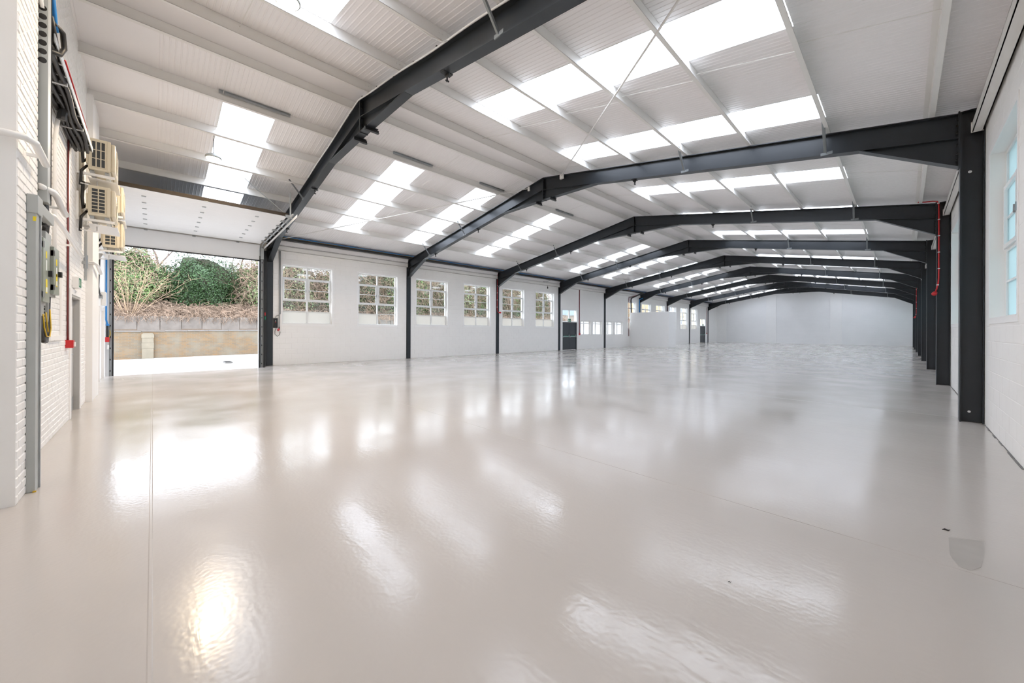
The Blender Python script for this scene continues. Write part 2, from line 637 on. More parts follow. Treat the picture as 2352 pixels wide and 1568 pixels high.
# openings in the right-hand wall
RWIN = []
for i in range(9):
    for a, b in ((3.80, 5.75), (7.05, 8.99)):
        if a + 6.1656 * i < 54: RWIN.append((a + 6.1656 * i + (0.25 if i else 0), b + 6.1656 * i + (0.25 if i else 0), 1.65, 4.09))
wr = MB()
grid_boxes(wr, YN - 0.3, YF + 0.2, -0.25, 5.16, RWIN, lambda mb, p, q, r, s: mb.box(WR, WR + 0.36, p, q, r, s))
wall_right = wr.build('wall_right', M['paint'])
tag(wall_right, 'white painted block wall on the right behind the dark columns', 'wall', kind='structure')
rbk = courses(4.2, 16, 0.0, 4.62, 0.44, 0.22, 0.005, RWIN)
rbk = [r for r in rbk if not any(r[0] < y + 0.12 and r[1] > y - 0.12 for y in FY)]
place_units(rbk, 'x', WR, -1, wall_right, 'block', 'block_field', M['paint'], 300, 0.0025)

# near gable: pier, door opening, pilaster, set-back part by the roller door
GD = (-10.38, -9.32, 0.0, 2.03)
wn = MB()
grid_boxes(wn, -12.4, WR + 0.36, -0.25, 4.9, [(GD[0], GD[1], -0.3, GD[3])], lambda mb, p, q, r, s: mb.box(p, q, YN - 0.35, YN, r, s))
wn.prism([(-12.4, 4.9), (-12.4, ru(-12.4)), (AX, ru(AX)), (WR + 0.36, ru(WR + 0.36)), (WR + 0.36, 4.9)], 'y', YN - 0.35, YN)
wn.prism([(-18.1, -0.25), (-18.1, ru(-18.1)), (-12.4, ru(-12.4)), (-12.4, -0.25)], 'y', YN - 0.45, YN - 0.13)
wn.box(-12.46, -11.27, YN - 0.2, -0.875, -0.02, ru(-12.46) - 0.02)                # pilaster
wn.box(-5.78, -5.03, YN - 0.1, -0.81, -0.02, 6.05)                               # pier beside the camera
wall_near = wn.build('wall_near', M['paint'])
tag(wall_near, 'white painted brick gable wall on the left carrying the air conditioning units', 'wall', kind='structure')
bk = courses(-11.25, -5.80, 0.0, 6.6, 0.225, 0.075, 0.009, [(GD[0] - 0.09, GD[1] + 0.09, -0.1, GD[3] + 0.1)], ru)
place_units(bk, 'y', YN, 1, wall_near, 'brick', 'brick_field', M['paint'], 200, 0.005, 6)
bk = courses(-5.78, -5.03, 0.0, 6.0, 0.225, 0.075, 0.009, [])
place_units(bk, 'y', -0.81, 1, wall_near, 'brick', 'brick_field', M['paint'], 100, 0.006, 6)

# far gable with flat pilasters
wb = MB()
wb.prism([(-18.1, -0.2), (-18.1, ru(-18.1)), (AX, ru(AX)), (1.26, ru(1.26)), (1.26, -0.2)], 'y', YF, YF + 0.3)
wall_back = wb.build('wall_back', M['far'])
tag(wall_back, 'white painted brick end wall at the far end of the hall', 'wall', kind='structure')
for i, (a, b) in enumerate(((-17.78, -16.6), (-12.02, -10.96), (-5.8, -4.78))):
    t = MB().prism([(a, 0), (a, ru(a)), (b, ru(b)), (b, 0)], 'y', YF - 0.09, YF).build('trim_%d' % (i + 1), M['smooth'])
    tag(t, 'smooth white pilaster on the far end wall, %s from the left' % ORD[i], 'pilaster', kind='structure')

# partition room shell
p = MB().box(WL, -14.12, 32.4, 33.95, 0, 3.18)
pw = p.build('wall_partition', M['smooth'], bevel=0.006)
tag(pw, 'plain white low partition box jutting from the window wall', 'partition', kind='structure')

# ------------------------------------------------------------------ floor
fl = MB()
JX, JY = 0.014, -0.006
slabs = []
ys = [YN - 0.15, -0.006, 3.57, 9.9, 15.95, 22.1, 28.25, 34.4, 40.6, 46.75, 52.9, YF + 0.05]
xs = [-17.0, -8.5, WR + 0.02]
floor = MB().box(-17.0, WR + 0.1, YN - 0.15, YF + 0.05, -0.25, -0.012).box(-18.05, -17.0, 3.3, YF + 0.05, -0.25, -0.012).build('floor', M['floor'])
tag(floor, 'glossy pale grey epoxy painted concrete floor of the whole hall', 'floor', kind='structure')
for (a, b) in zip(ys, ys[1:]):
    g = 0.001
    for (c, d) in ((-17.0, WR + 0.02),):
        m = MB()
        z0, z1, ch = -0.012, 0.0, 0.003
        x0, x1, y0, y1 = c + (g if c > -17 else 0), d - (g if d < 0 else 0), a + g, b - g
        m.add([(x0, y0, z0), (x1, y0, z0), (x1, y1, z0), (x0, y1, z0), (x0 + (ch if c > -17 else 0), y0 + ch, z1), (x1 - ch, y0 + ch, z1), (x1 - ch, y1 - ch, z1), (x0 + (ch if c > -17 else 0), y1 - ch, z1)],
              [(4, 5, 6, 7), (0, 1, 5, 4), (1, 2, 6, 5), (2, 3, 7, 6), (3, 0, 4, 7)])
        m.build('floor_slab', M['floor'], floor)
m = MB().box(-17.76, -17.0, 3.22, YF, -0.012, 0.0)
m.build('floor_slab', M['floor'], floor)
m = MB().add([(-17.0, YN - 0.15, 0), (-17.0, 3.22, 0), (-17.62, 3.22, -0.11), (-17.62, YN - 0.15, -0.11), (-18.1, 3.22, -0.125), (-18.1, YN - 0.15, -0.125)],
             [(0, 1, 2, 3), (3, 2, 4, 5)])
m.add([(-17.0, 3.22, 0), (-17.78, 3.22, 0), (-17.62, 3.22, -0.11)], [(0, 1, 2)])
m.build('ramp', M['floor'], floor)
for yj, wj, hj in ((-0.006, 0.011, 0.0035), (3.57, 0.006, 0.002), (9.9, 0.007, 0.002), (15.95, 0.007, 0.002)):
    MB().prism([(yj - wj, 0.0), (yj + wj, 0.0), (yj + wj * 0.5, hj), (yj - wj * 0.5, hj)], 'x', -17.0, WR).build('joint_strip', M['floor'], floor)
d = MB()
rng = random.Random(3)
y = 4.0
while y < 16:
    l = rng.uniform(0.1, 0.35)
    if not any(abs(y - f) < 0.2 for f in FY):
        d.box(WR - rng.uniform(0.006, 0.022), WR + 0.005, y, y + l * rng.uniform(0.4, 1.0), -0.004, rng.uniform(0.002, 0.006))
    y += l * 0.9
d.build('edge_dirt', M['dirt'], floor)
pa = MB()
pts = [(0.226, 4.08), (0.395, 4.16), (0.36, 3.85), (0.337, 3.70), (0.29, 3.60), (0.24, 3.61), (0.215, 3.75)]
pa.prism(pts, 'z', 0.0, 0.0008)
pa.build('worn_patch', M['patch'], floor)

# ------------------------------------------------------------------ roof
ceiling = MB().prism([(-8.90, ru(-8.90) + 0.002), (AX, ru(AX) + 0.002), (-7.95, ru(-7.95) + 0.002), (-7.95, ru(-7.95) + 0.09), (AX, ru(AX) + 0.09), (-8.90, ru(-8.90) + 0.09)], 'y', YN - 0.3, YF + 0.3).build('ceiling', M['liner'])
tag(ceiling, 'white ribbed metal roof lining with rooflight strips and a smooth ridge band', 'roof', kind='structure')
SW_ = 1.02
Y00 = 1.1 - 2 * SW_
RL = {2, 6, 9, 13, 17, 21, 25, 29, 33, 37, 41, 45, 49, 53}
NS = 57


def sheet_mesh(x0, x1, smooth=False):
    """One roof sheet, ribs running down the slope, y from 0 to its width."""
    prof = [(0.0, 0.006), (0.003, 0.0)]
    if not smooth:
        k = 12
        pitch = (SW_ - 0.03) / k
        for i in range(k):
            c = 0.015 + pitch * (i + 0.5)
            prof += [(c - 0.014, 0.0), (c - 0.006, -0.006), (c + 0.006, -0.006), (c + 0.014, 0.0)]
    prof += [(SW_ - 0.003, 0.0), (SW_, 0.006)]
    n = len(prof)
    vs = [(x0, y, ru(x0) + z) for y, z in prof] + [(x1, y, ru(x1) + z) for y, z in prof]
    fs = [(i, i + 1, n + i + 1, n + i) for i in range(n - 1)]
    b = len(vs)
    T = 0.085
    vs += [(x0, 0, ru(x0) + T), (x0, SW_, ru(x0) + T), (x1, 0, ru(x1) + T), (x1, SW_, ru(x1) + T)]
    fs += [(b, b + 2, b + 3, b + 1), (b, 0, n, b + 2), (b + 1, b + 3, 2 * n - 1, n - 1)]
    fs += [tuple([b] + [b + 1] + list(range(n - 1, -1, -1)))]
    fs += [tuple([b + 3] + [b + 2] + list(range(n, 2 * n)))]
    mb = MB().add(vs, fs)
    me = mb.mesh('roof_panel')
    me.materials.append(M['liner'])
    return me


XE0, XE1 = -18.15, 1.30
full = {'l': sheet_mesh(XE0, -8.90), 'r': sheet_mesh(-7.95, XE1)}
flat = {'l': sheet_mesh(XE0, -8.90, True), 'r': sheet_mesh(-7.95, XE1, True)}
part = {'l': [sheet_mesh(XE0, -15.62), sheet_mesh(-10.15, -8.90)], 'r': [sheet_mesh(-7.95, -6.55), sheet_mesh(-1.025, XE1)]}


def rl_mesh(x0, x1):
    mb = MB()
    a, b = 0.012, SW_ - 0.012
    def q(x, y, dz): return (x, y, ru(x) + dz)
    mb.add([q(x0, a, .070), q(x1, a, .070), q(x1, b, .070), q(x0, b, .070), q(x0, a, .074), q(x1, a, .074), q(x1, b, .074), q(x0, b, .074)],
           [(3, 2, 1, 0), (4, 5, 6, 7), (0, 1, 5, 4), (1, 2, 6, 5), (2, 3, 7, 6), (3, 0, 4, 7)])
    me = mb.mesh('rooflight')
    me.materials.append(M['rooflight'])
    kb = MB()
    for (u, v) in ((0.0, 0.014), (SW_ - 0.014, SW_)):
        kb.add([q(x0, u, -.004), q(x1, u, -.004), q(x1, v, -.004), q(x0, v, -.004), q(x0, u, .085), q(x1, u, .085), q(x1, v, .085), q(x0, v, .085)],
               [(3, 2, 1, 0), (4, 5, 6, 7), (0, 1, 5, 4), (1, 2, 6, 5), (2, 3, 7, 6), (3, 0, 4, 7)])
    k = kb.mesh('rooflight_edge')
    k.materials.append(M['white'])
    return me, k


rlm = {'l': rl_mesh(-15.62, -10.15), 'r': rl_mesh(-6.55, -1.025)}
for i in range(-1, NS):
    for s in 'lr':
        y0 = Y00 + SW_ * i
        ms = part[s] if i in RL else [flat[s] if i <= 0 else full[s]]
        for me in ms:
            o = link('roof_panel', me, None, ceiling)
            o.location = (0, y0, 0)
        if i in RL:
            o = link('rooflight', rlm[s][0], None, ceiling)
            o.location = (0, y0, 0)
            e = link('rooflight_edge', rlm[s][1], None, o)

# ------------------------------------------------------------------ purlins
BAYS = [YN] + FY + [YF]


def zsec(x, y0, y1, flip=1):
    """Z section purlin, web square to the slope, standing on the rafter."""
    s = SLL if x < AX else -SLR
    z = rt(x)
    t, w = 0.006, 0.062
    m = MB()
    m.prism([(x - t / 2, z), (x + t / 2, z), (x + t / 2, z + PD - 0.002), (x - t / 2, z + PD - 0.002)], 'y', y0, y1)
    def fl_(xa, xb, zb, th):
        m.prism([(xa, zb + s * (xa - x)), (xb, zb + s * (xb - x)), (xb, zb + s * (xb - x) + th), (xa, zb + s * (xa - x) + th)], 'y', y0, y1)
    if flip > 0:
        fl_(x, x + w, z, t)
        fl_(x - w, x, z + PD - t - 0.002, t)
        m.box(x + w - t, x + w, y0, y1, z + s * w, z + s * w + 0.018)
    else:
        fl_(x - w, x, z, t)
        fl_(x, x + w, z + PD - t - 0.002, t)
        m.box(x - w, x - w + t, y0, y1, z - s * w, z - s * w + 0.018)
    return m


def purlin_row(x, label):
    t = thing('purlin', (x, 0, rt(x)), label, 'purlin', 'white roof purlins running the length of the hall')
    for k, (a, b) in enumerate(zip(BAYS, BAYS[1:])):
        zsec(x, a + (0.003 if k else 0), b - 0.003).build('purlin_length', M['purlin'], t)
    bm = MB()
    for y in FY[:4]:
        for dy in (-0.14, -0.08, 0.08, 0.14):
            for dz in (0.06, 0.15):
                bm.tube([(x, y + dy, rt(x) + dz), (x + 0.014, y + dy, rt(x) + dz)], 0.011, 6)
    tag(bm.build('bolts', M['purlin'], t), kind='stuff')


for i, x in enumerate(LPUR):
    nm = ['lowest', 'second lowest', 'third lowest', 'third highest', 'second highest', 'ridge-most'][i]
    purlin_row(x, 'white steel purlin, %s on the window-wall roof slope' % nm)
for i, x in enumerate(RPUR):
    nm = ['ridge-most', 'second', 'third', 'fourth', 'fifth', 'sixth', 'lowest'][i]
    purlin_row(x, 'white steel purlin, %s %son the right-hand roof slope' % (nm, '' if i in (0, 6) else 'down from the ridge '))

# sag rods at mid bay
for k, (a, b) in enumerate(list(zip(BAYS, BAYS[1:]))[:6]):
    ym = (a + b) / 2 + (0.0 if k else -0.15)
    for s, arr in (('window-side', LPUR), ('right-hand', RPUR)):
        m = MB()
        for x0, x1 in zip(arr, arr[1:]):
            m.tube([(x0, ym, rt(x0) + 0.16), (x1, ym, rt(x1) + 0.06)], 0.006, 5)
        o = m.build('sag_rod', M['purlin'])
        tag(o, 'thin white sag rod across the purlins, %s slope, %s bay from camera' % (s, ORD[k]), 'rod', 'sag rods at mid bay')

# galvanised strips on the second purlin from the ridge
for k, (a, b) in enumerate(((1.0, 2.35), (4.95, 6.25), (8.1, 9.25), (12.2, 13.4), (16.2, 17.4))):
    x = -10.10
    m = MB().box(x - 0.002, x + 0.004, a, b, rt(x) + 0.155, rt(x) + 0.215)
    m.box(x + 0.004, x + 0.04, a, b, rt(x) + 0.209, rt(x) + 0.214)
    for q in range(6):
        m.tube([(x + 0.003, a + 0.1 + q * (b - a - 0.2) / 5, rt(x) + 0.18), (x + 0.010, a + 0.1 + q * (b - a - 0.2) / 5, rt(x) + 0.18)], 0.009, 6)
    tag(m.build('cleat_strip', M['galv']), 'grey galvanised strip fixed along a white purlin, %s from the camera' % ORD[k], 'metal strip', 'galvanised strips above the second purlin')

# ------------------------------------------------------------------ portal frames


def make_frame():
    t = thing('portal_frame', (AX, 0, 0), 'frame', 'portal frame', 'dark steel portal frames spanning the hall')
    st = M['steel']
    CW, RW = 0.104, 0.09
    # columns
    for (xi, xo, ze, nm) in ((XL, -18.01, EZL, 'column'), (XR, WR - 0.006, EZR, 'column')):
        s = 1 if xi > xo else -1
        m = MB().box(xi - s * 0.018, xo + s * 0.014, -0.006, 0.006, 0, ze)
        m.box(xi, xi - s * 0.018, -CW, CW, 0, ze)
        m.box(xo, xo + s * 0.014, -CW, CW, 0, ze)
        m.box(xi, xo, -CW, CW, ze, ze + 0.012)
        m.build(nm, st, t)
    for (x0, x1) in ((XL, AX), (AX, XR)):
        m = MB()
        T = 0.017
        m.prism([(x0, rt(x0) - T), (x1, rt(x1) - T), (x1, rt(x1)), (x0, rt(x0))], 'y', -RW, RW)
        m.prism([(x0, rb(x0)), (x1, rb(x1)), (x1, rb(x1) + T), (x0, rb(x0) + T)], 'y', -RW, RW)
        m.prism([(x0, rb(x0) + T), (x1, rb(x1) + T), (x1, rt(x1) - T), (x0, rt(x0) - T)], 'y', -0.005, 0.005)
        m.build('rafter', st, t)
    def haunch(xs, xe, ze, nm):
        m = MB()
        T = 0.017
        s = 1 if xe > xs else -1
        m.prism([(xs + s * 0.03, rb(xs)), (xe, rb(xe)), (xe, ze + T)], 'y', -0.005, 0.005)
        m.prism([(xs, rb(xs) - 0.002), (xe, ze), (xe, ze + T), (xs, rb(xs) + T - 0.002)], 'y', -RW, RW)
        m.build(nm, st, t)
    haunch(-16.15, XL + 0.02, 4.20, 'eaves_haunch')
    haunch(-0.58, XR - 0.02, 4.165, 'eaves_haunch')
    haunch(AX - 2.05, AX - 0.014, 5.885, 'apex_haunch')
    haunch(AX + 2.05, AX + 0.014, 5.885, 'apex_haunch')
    m = MB().box(AX - 0.014, AX + 0.014, -RW - 0.004, RW + 0.004, 5.872, 6.615)
    m.build('apex_plate', st, t)
    for (x, s, z0) in ((XL, 1, 4.19), (XR, -1, 4.15)):
        m = MB().box(x, x + s * 0.02, -RW - 0.004, RW + 0.004, z0, EZL + 0.0)
        m.build('end_plate', st, t)
        bm = MB()
        for z in (4.28, 4.38, 4.52, 4.72, 4.84, 4.95):
            for y in (-0.055, 0.055):
                bm.tube([(x + s * 0.02, y, z), (x + s * 0.045, y, z)], 0.018, 6)
        tag(bm.build('bolts', M['black'], t), kind='stuff')
    bm = MB()
    for z in (5.96, 6.06, 6.2, 6.42, 6.52):
        for y in (-0.055, 0.055):
            bm.tube([(AX - 0.04, y, z), (AX + 0.04, y, z)], 0.018, 6)
    tag(bm.build('bolts', M['black'], t), kind='stuff')
    # fly braces up to the purlins
    for x in (-15.6, -12.82, -3.75, -1.045):
        m = MB()
        p, q = (x, -0.085, rb(x) + 0.03), (x + 0.01, -0.47, rt(x) + 0.10)
        m.bar(p, q, 0.045, 0.006, (1, 0, 0))
        m.bar((x - 0.022, -0.085, rb(x) + 0.03), (x - 0.012, -0.47, rt(x) + 0.10), 0.006, 0.045, (1, 0, 0))
        m.box(x - 0.09, x + 0.09, -0.098, -0.092 + 0.01, rb(x) - 0.004, rb(x) + 0.05)
        m.build('fly_brace', M['brace'], t)
    # stub brackets under the apex and along the right rafter
    for x in (-8.09, -8.72):
        m = MB()
        z = 5.885 + (abs(x - AX)) * 0.05
        m.box(x - 0.045, x + 0.045, -0.11, 0.17, z - 0.02, z - 0.006)
        m.box(x - 0.004, x + 0.004, -0.10, 0.20, z - 0.085, z - 0.02)
        m.box(x - 0.035, x + 0.035, -0.10, 0.20, z - 0.092, z - 0.083)
        m.build('stub_bracket', M['black'], t)
    for x in (-5.15, -12.05, -15.25):
        m = MB()
        z = rb(x)
        m.box(x - 0.05, x + 0.05, -0.07, 0.11, z - 0.016, z - 0.002)
        m.prism([(x - 0.06, z - 0.016), (x + 0.06, z - 0.016), (x + 0.028, z - 0.075), (x + 0.020, z - 0.14), (x - 0.012, z - 0.14), (x - 0.012, z - 0.075)], 'y', 0.02, 0.032)
        m.tube([(x + 0.004, 0.0, z - 0.125), (x + 0.004, 0.06, z - 0.125)], 0.014, 6)
        m.build('hanger_plate', M['black'], t)
    return t


FRAME_LABELS = ['dark grey steel portal frame nearest the camera beside the raised roller door',
                'dark grey steel portal frame second from camera, ends in large right column',
                'dark grey steel portal frame third from camera, red pipe on right column',
                'dark grey steel portal frame fourth from camera, beside the first fire doors',
                'dark grey steel portal frame fifth from camera, between small low windows',
                'dark grey steel portal frame sixth from camera, rising behind the partition box',
                'dark grey steel portal frame seventh from camera, just past the partition',
                'dark grey steel portal frame eighth from camera, second last of the row',
                'dark grey steel portal frame farthest away, against the end wall']
fr0 = make_frame()
frames = []
for i, y in enumerate(FY):
    o = fr0 if i == 0 else copy_tree(fr0)
    o.location = (AX, y, 0)
    o['label'] = FRAME_LABELS[i]
    frames.append(o)
# bright bolt holes in the web of the big right column
m = MB()
for z in (0.165, 4.06):
    m.tube([(0.745, FY[1] - 0.0075, z), (0.745, FY[1] - 0.0055, z)], 0.018 if z < 1 else 0.022, 10)
tag(m.build('bolt_hole', M['white'], frames[1]), kind='stuff')

# eaves beams on both long walls
for k, (a, b) in enumerate(zip(BAYS, BAYS[1:])):
    far = ' bay %s' % ORD[k]
    m = MB().box(0.757, 0.872, a + (0.115 if k else 0), b - 0.115, 4.655, 4.665).box(0.757, 0.767, a + (0.115 if k else 0), b - 0.115, 4.655, 4.81)
    m.box(0.757, 0.872, a + (0.115 if k else 0), b - 0.115, 4.80, 4.81).box(0.86, 0.872, a + (0.115 if k else 0), b - 0.115, 4.655, 4.81)
    m.prism([(0.757, 4.80), (0.767, 4.80), (0.835, 4.94), (0.825, 4.94)], 'y', a + (0.115 if k else 0), b - 0.115)
    m.box(0.745, 0.875, b - 0.125, b - 0.11, 4.65, 4.815)
    o = m.build('eaves_beam', M['purlin'])
    tag(o, 'white eaves beam along the right wall, %s length from the camera' % ORD[k], 'beam', 'eaves beams on the right wall')
    if k == 0: continue
    m = MB().box(WL + 0.002, WL + 0.13, a + 0.115, b - 0.115, 4.71, 4.72).box(WL + 0.11, WL + 0.13, a + 0.115, b - 0.115, 4.71, 4.90)
    m.box(WL + 0.002, WL + 0.13, a + 0.115, b - 0.115, 4.89, 4.90)
    m.box(WL + 0.002, WL + 0.14, b - 0.125, b - 0.112, 4.70, 4.905)
    o = m.build('eaves_beam', M['purlin'])
    tag(o, 'white eaves beam above the window wall, %s length from the camera' % ORD[k - 1], 'beam', 'eaves beams on the window wall')
    # grey closing plate with a stitched joint, and the dark tray with blue cable above it
    m = MB().prism([(WL + 0.005, 4.905), (WL + 0.10, 4.905), (WL + 0.16, 5.10), (WL + 0.15, 5.115), (WL + 0.005, 5.115)], 'y', a + 0.1, b - 0.1)
    o = m.build('closing_plate', M['liner'])
    j = MB()
    yy = a + 0.2
    while yy < b - 0.3:
        j.box(WL + 0.098, WL + 0.113, yy, yy + 0.30, 4.925, 4.931)
        yy += 0.36
    j.build('joint', M['galv'], o)
    tag(o, 'grey sheet closing plate over the window-wall eaves, %s bay beyond the roller door' % ORD[k - 1], 'metal plate', 'eaves closing plates')
if True:
    t = thing('cable_tray', (-17.45, 3.5, 5.1), 'dark cable tray with blue cable under the roof edge above the windows', 'cable tray')
    for (a, b) in zip(BAYS[1:], BAYS[2:]):
        MB().box(-17.60, -17.42, a, b, 5.118, 5.126).box(-17.43, -17.42, a, b, 5.126, 5.20).build('tray', M['black'], t)
    for (dx, z, mt, r) in ((0.0, 5.235, 'blue', 0.020), (-0.05, 5.25, 'blue', 0.018), (-0.03, 5.17, 'cable', 0.03), (-0.09, 5.17, 'cable', 0.03), (0.0, 5.215, 'cable', 0.016), (0.02, 5.208, 'earth', 0.006)):
        pts = [(-17.46 + dx, FY[0] + 0.1 + 0.5 * q, z - rt(-17.46) + rt(-17.46) + 0.006 * math.sin(q * 1.7 + dx * 60)) for q in range(100)]
        MB().tube(pts, r, 6).build('cable', M[mt], t, smooth=True)

# wind bracing rods in the second bay
m = MB().tube([(-7.58, 9.42, 6.42), (-0.75, 3.55, 5.18)], 0.016, 8).build('rod', M['purlin'])
t = thing('bracing_rod', (-7.58, 9.42, 6.42), 'white diagonal bracing rod crossing the big right-hand rooflights', 'rod')
bpy.data.objects.remove(m)
MB().tube([(-7.58, 9.42, 6.42), (-0.75, 3.55, 5.18)], 0.016, 8).build('rod', M['purlin'], t, smooth=True)
MB().box(-7.66, -7.53, 9.44, 9.50, 6.33, 6.47).build('end_plate', M['purlin'], t)
t = thing('bracing_rod', (-9.05, 9.42, 6.39), 'white diagonal bracing rod from second frame down to the roller door track', 'rod')
MB().tube([(-9.05, 9.42, 6.40), (-16.55, 3.52, 4.93)], 0.016, 8).build('rod', M['purlin'], t, smooth=True)
MB().box(-9.09, -9.02, 9.44, 9.49, 6.33, 6.47).build('end_plate', M['purlin'], t)

# white cable clipped along the top of the first frame
t = thing('cable_run', (AX, FY[0] - 0.1, rt(AX)), 'white cable clipped along the top flange of the nearest frame', 'cable')
pts = []
x = -12.2
while x < 0.3:
    pts.append((x, FY[0] - 0.112, rt(x) - 0.026 + 0.012 * math.sin(x * 2.6)))
    x += 0.22
MB().tube(pts, 0.016, 6).build('cable', M['white'], t, smooth=True)
pts = [(-4.9, FY[0] - 0.108, rt(-4.9) - 0.03), (-5.02, FY[0] - 0.16, rt(-5.0) - 0.05), (-5.1, FY[0] - 0.3, rt(-5.1) - 0.02), (-5.12, FY[0] - 0.6, rt(-5.12) + 0.01)]
MB().tube(pts, 0.009, 6).build('cable', M['white'], t, smooth=True)
m = MB()
x = -12.0
while x < 0.2:
    m.box(x - 0.012, x + 0.012, FY[0] - 0.118, FY[0] - 0.091, rt(x) - 0.03, rt(x) + 0.004)
    x += 0.75
tag(m.build('clips', M['black'], t), kind='stuff')


# ------------------------------------------------------------------ windows of the left wall
def bars_box(m, x0, x1, y0, y1, z0, z1):
    m.box(x0, x1, y0, y1, z0, z1)


def steel_window(n, y0, y1, z0, z1, label, X=WL, out=-1, glass='glass', low='frost', odd=None):
    t = thing('window_%d' % n, (X, y0, z0), label, 'window', None, 'structure')
    xf = X + out * 0.14                 # plane of the sashes
    def bx(m, a, b, c, d, th=0.045, off=0.0): m.box(xf + out * off, xf + out * (off + th), a, b, c, d)
    m = MB()
    e = 0.045
    bx(m, y0, y0 + e, z0, z1)
    bx(m, y1 - e, y1, z0, z1)
    bx(m, y0 + e, y1 - e, z0, z0 + e)
    bx(m, y0 + e, y1 - e, z1 - e, z1)
    m.build('frame', M['upvc'], t)
    ym = (y0 + y1) / 2
    H = z1 - z0
    fr = [0, 0.215, 0.405, 0.59, 0.78, 1.0]
    zs = [z1 - H * f for f in fr]
    m = MB()
    bx(m, ym - 0.035, ym + 0.035, z0 + e, z1 - e)
    m.build('mullion', M['upvc'], t)
    for i in range(1, 5):
        for (a, b) in ((y0 + e, ym - 0.035), (ym + 0.035, y1 - e)):
            m = MB()
            h = 0.032 if i in (1, 3) else 0.013
            bx(m, a, b, zs[i] - h, zs[i] + h)
            m.build('glazing_bar', M['upvc'], t)
    for (a, b) in ((y0 + e, ym - 0.035), (ym + 0.035, y1 - e)):
        m = MB()
        c = 0.055
        bx(m, a, a + c, zs[3], zs[1], 0.03, -0.028)
        bx(m, b - c, b, zs[3], zs[1], 0.03, -0.028)
        bx(m, a + c, b - c, zs[1] - c - 0.01, zs[1] - 0.01, 0.03, -0.028)
        bx(m, a + c, b - c, zs[3] + 0.01, zs[3] + c + 0.01, 0.03, -0.028)
        m.build('casement', M['upvc'], t)
        m = MB()
        hy = b - 0.03 if a < ym else a + 0.03
        bx(m, hy - 0.01, hy + 0.01, zs[2] - 0.09, zs[2] + 0.02, 0.02, -0.05)
        m.build('latch', M['galv'], t)
    for i in range(5):
        for k, (a, b) in enumerate(((y0 + e, ym - 0.035), (ym + 0.035, y1 - e))):
            m = MB()
            m.box(xf + out * 0.020, xf + out * 0.025, a, b, zs[i + 1], zs[i])
            g = low if i == 4 and (odd is None or k != odd) else glass
            m.build('pane', M[g], t)
    # plaster surround and sill
    m = MB()
    w, pr = 0.075, 0.010
    A, B = X, X - out * pr
    m.box(A, B, y0 - w, y0, z0 - w, z1 + w)
    m.box(A, B, y1, y1 + w, z0 - w, z1 + w)
    m.box(A, B, y0, y1, z1, z1 + w)
    m.box(A, B, y0, y1, z0 - w, z0)
    m.build('surround', M['smooth'], t)
    m = MB().box(xf - out * 0.0, X - out * 0.012, y0, y1, z0 - 0.003, z0 + 0.012)
    m.build('sill', M['smooth'], t)
    return t


WLAB = ['tall white gridded window nearest the roller door', 'tall white gridded window with clear lower right pane, left of second frame',
        'tall white gridded window just right of the second frame', 'tall white gridded window just left of the third frame',
        'tall white gridded window just right of the third frame', 'tall white gridded window left of the fire doors',
        'white gridded window partly hidden at the left end of the partition box', 'white gridded window above the middle of the partition box',
        'white gridded window above the right end of the partition box', 'white gridded window half hidden by the partition corner',
        'tall window just right of the partition box', 'tall window between eighth frame and far fire door']
wn_ = 0
for i, w in enumerate(WIN):
    wn_ += 1
    steel_window(wn_, *w, WLAB[i], odd=1 if i == 1 else None)


def small_window(n, y0, y1, z0, z1, label):
    t = thing('window_%d' % n, (WL, y0, z0), label, 'window', None, 'structure')
    xf = WL - 0.14
    e = 0.04
    ym = y0 + (y1 - y0) * 0.42
    m = MB().box(xf - 0.05, xf, y0, y0 + e, z0, z1).box(xf - 0.05, xf, y1 - e, y1, z0, z1)
    m.box(xf - 0.05, xf, y0 + e, y1 - e, z0, z0 + e).box(xf - 0.05, xf, y0 + e, y1 - e, z1 - e, z1)
    m.build('frame', M['upvc'], t)
    MB().box(xf - 0.05, xf, ym - 0.05, ym + 0.05, z0 + e, z1 - e).build('mullion', M['upvc'], t)
    for a, b in ((y0 + e, ym - 0.05), (ym + 0.05, y1 - e)):
        MB().box(xf - 0.045, xf, a, b, z1 - 0.25, z1 - 0.20).build('glazing_bar', M['upvc'], t)
        MB().box(xf - 0.03, xf - 0.025, a, b, z1 - 0.20, z1 - e).build('pane', M['bright_pane'], t)
        MB().box(xf - 0.03, xf - 0.025, a, b, z0 + e, z1 - 0.25).build('pane', M['bright_pane'], t)


for i, w in enumerate(SWIN):
    wn_ += 1
    small_window(wn_, *w, 'small white two-light low window, %s of four past the fire doors' % ORD[i])

for i, w in enumerate(RWIN[1:6]):
    wn_ += 1
    steel_window(wn_, *w, 'tall frosted blue-glazed window in the right wall, %s from camera' % ORD[i], X=WR, out=1, glass='frostblue', low='frostblue')
for i, w in enumerate(RWIN[6:] + RWIN[:1]):
    wn_ += 1
    t = MB().box(WR + 0.2, WR + 0.206, w[0], w[1], w[2], w[3]).build('window_%d' % wn_, M['frostblue'])
    lab = 'frosted window in the right wall hidden behind far columns, %s' % ORD[i] if i < len(RWIN) - 6 else 'frosted window in the right wall just outside the picture'
    tag(t, lab, 'window', kind='structure')


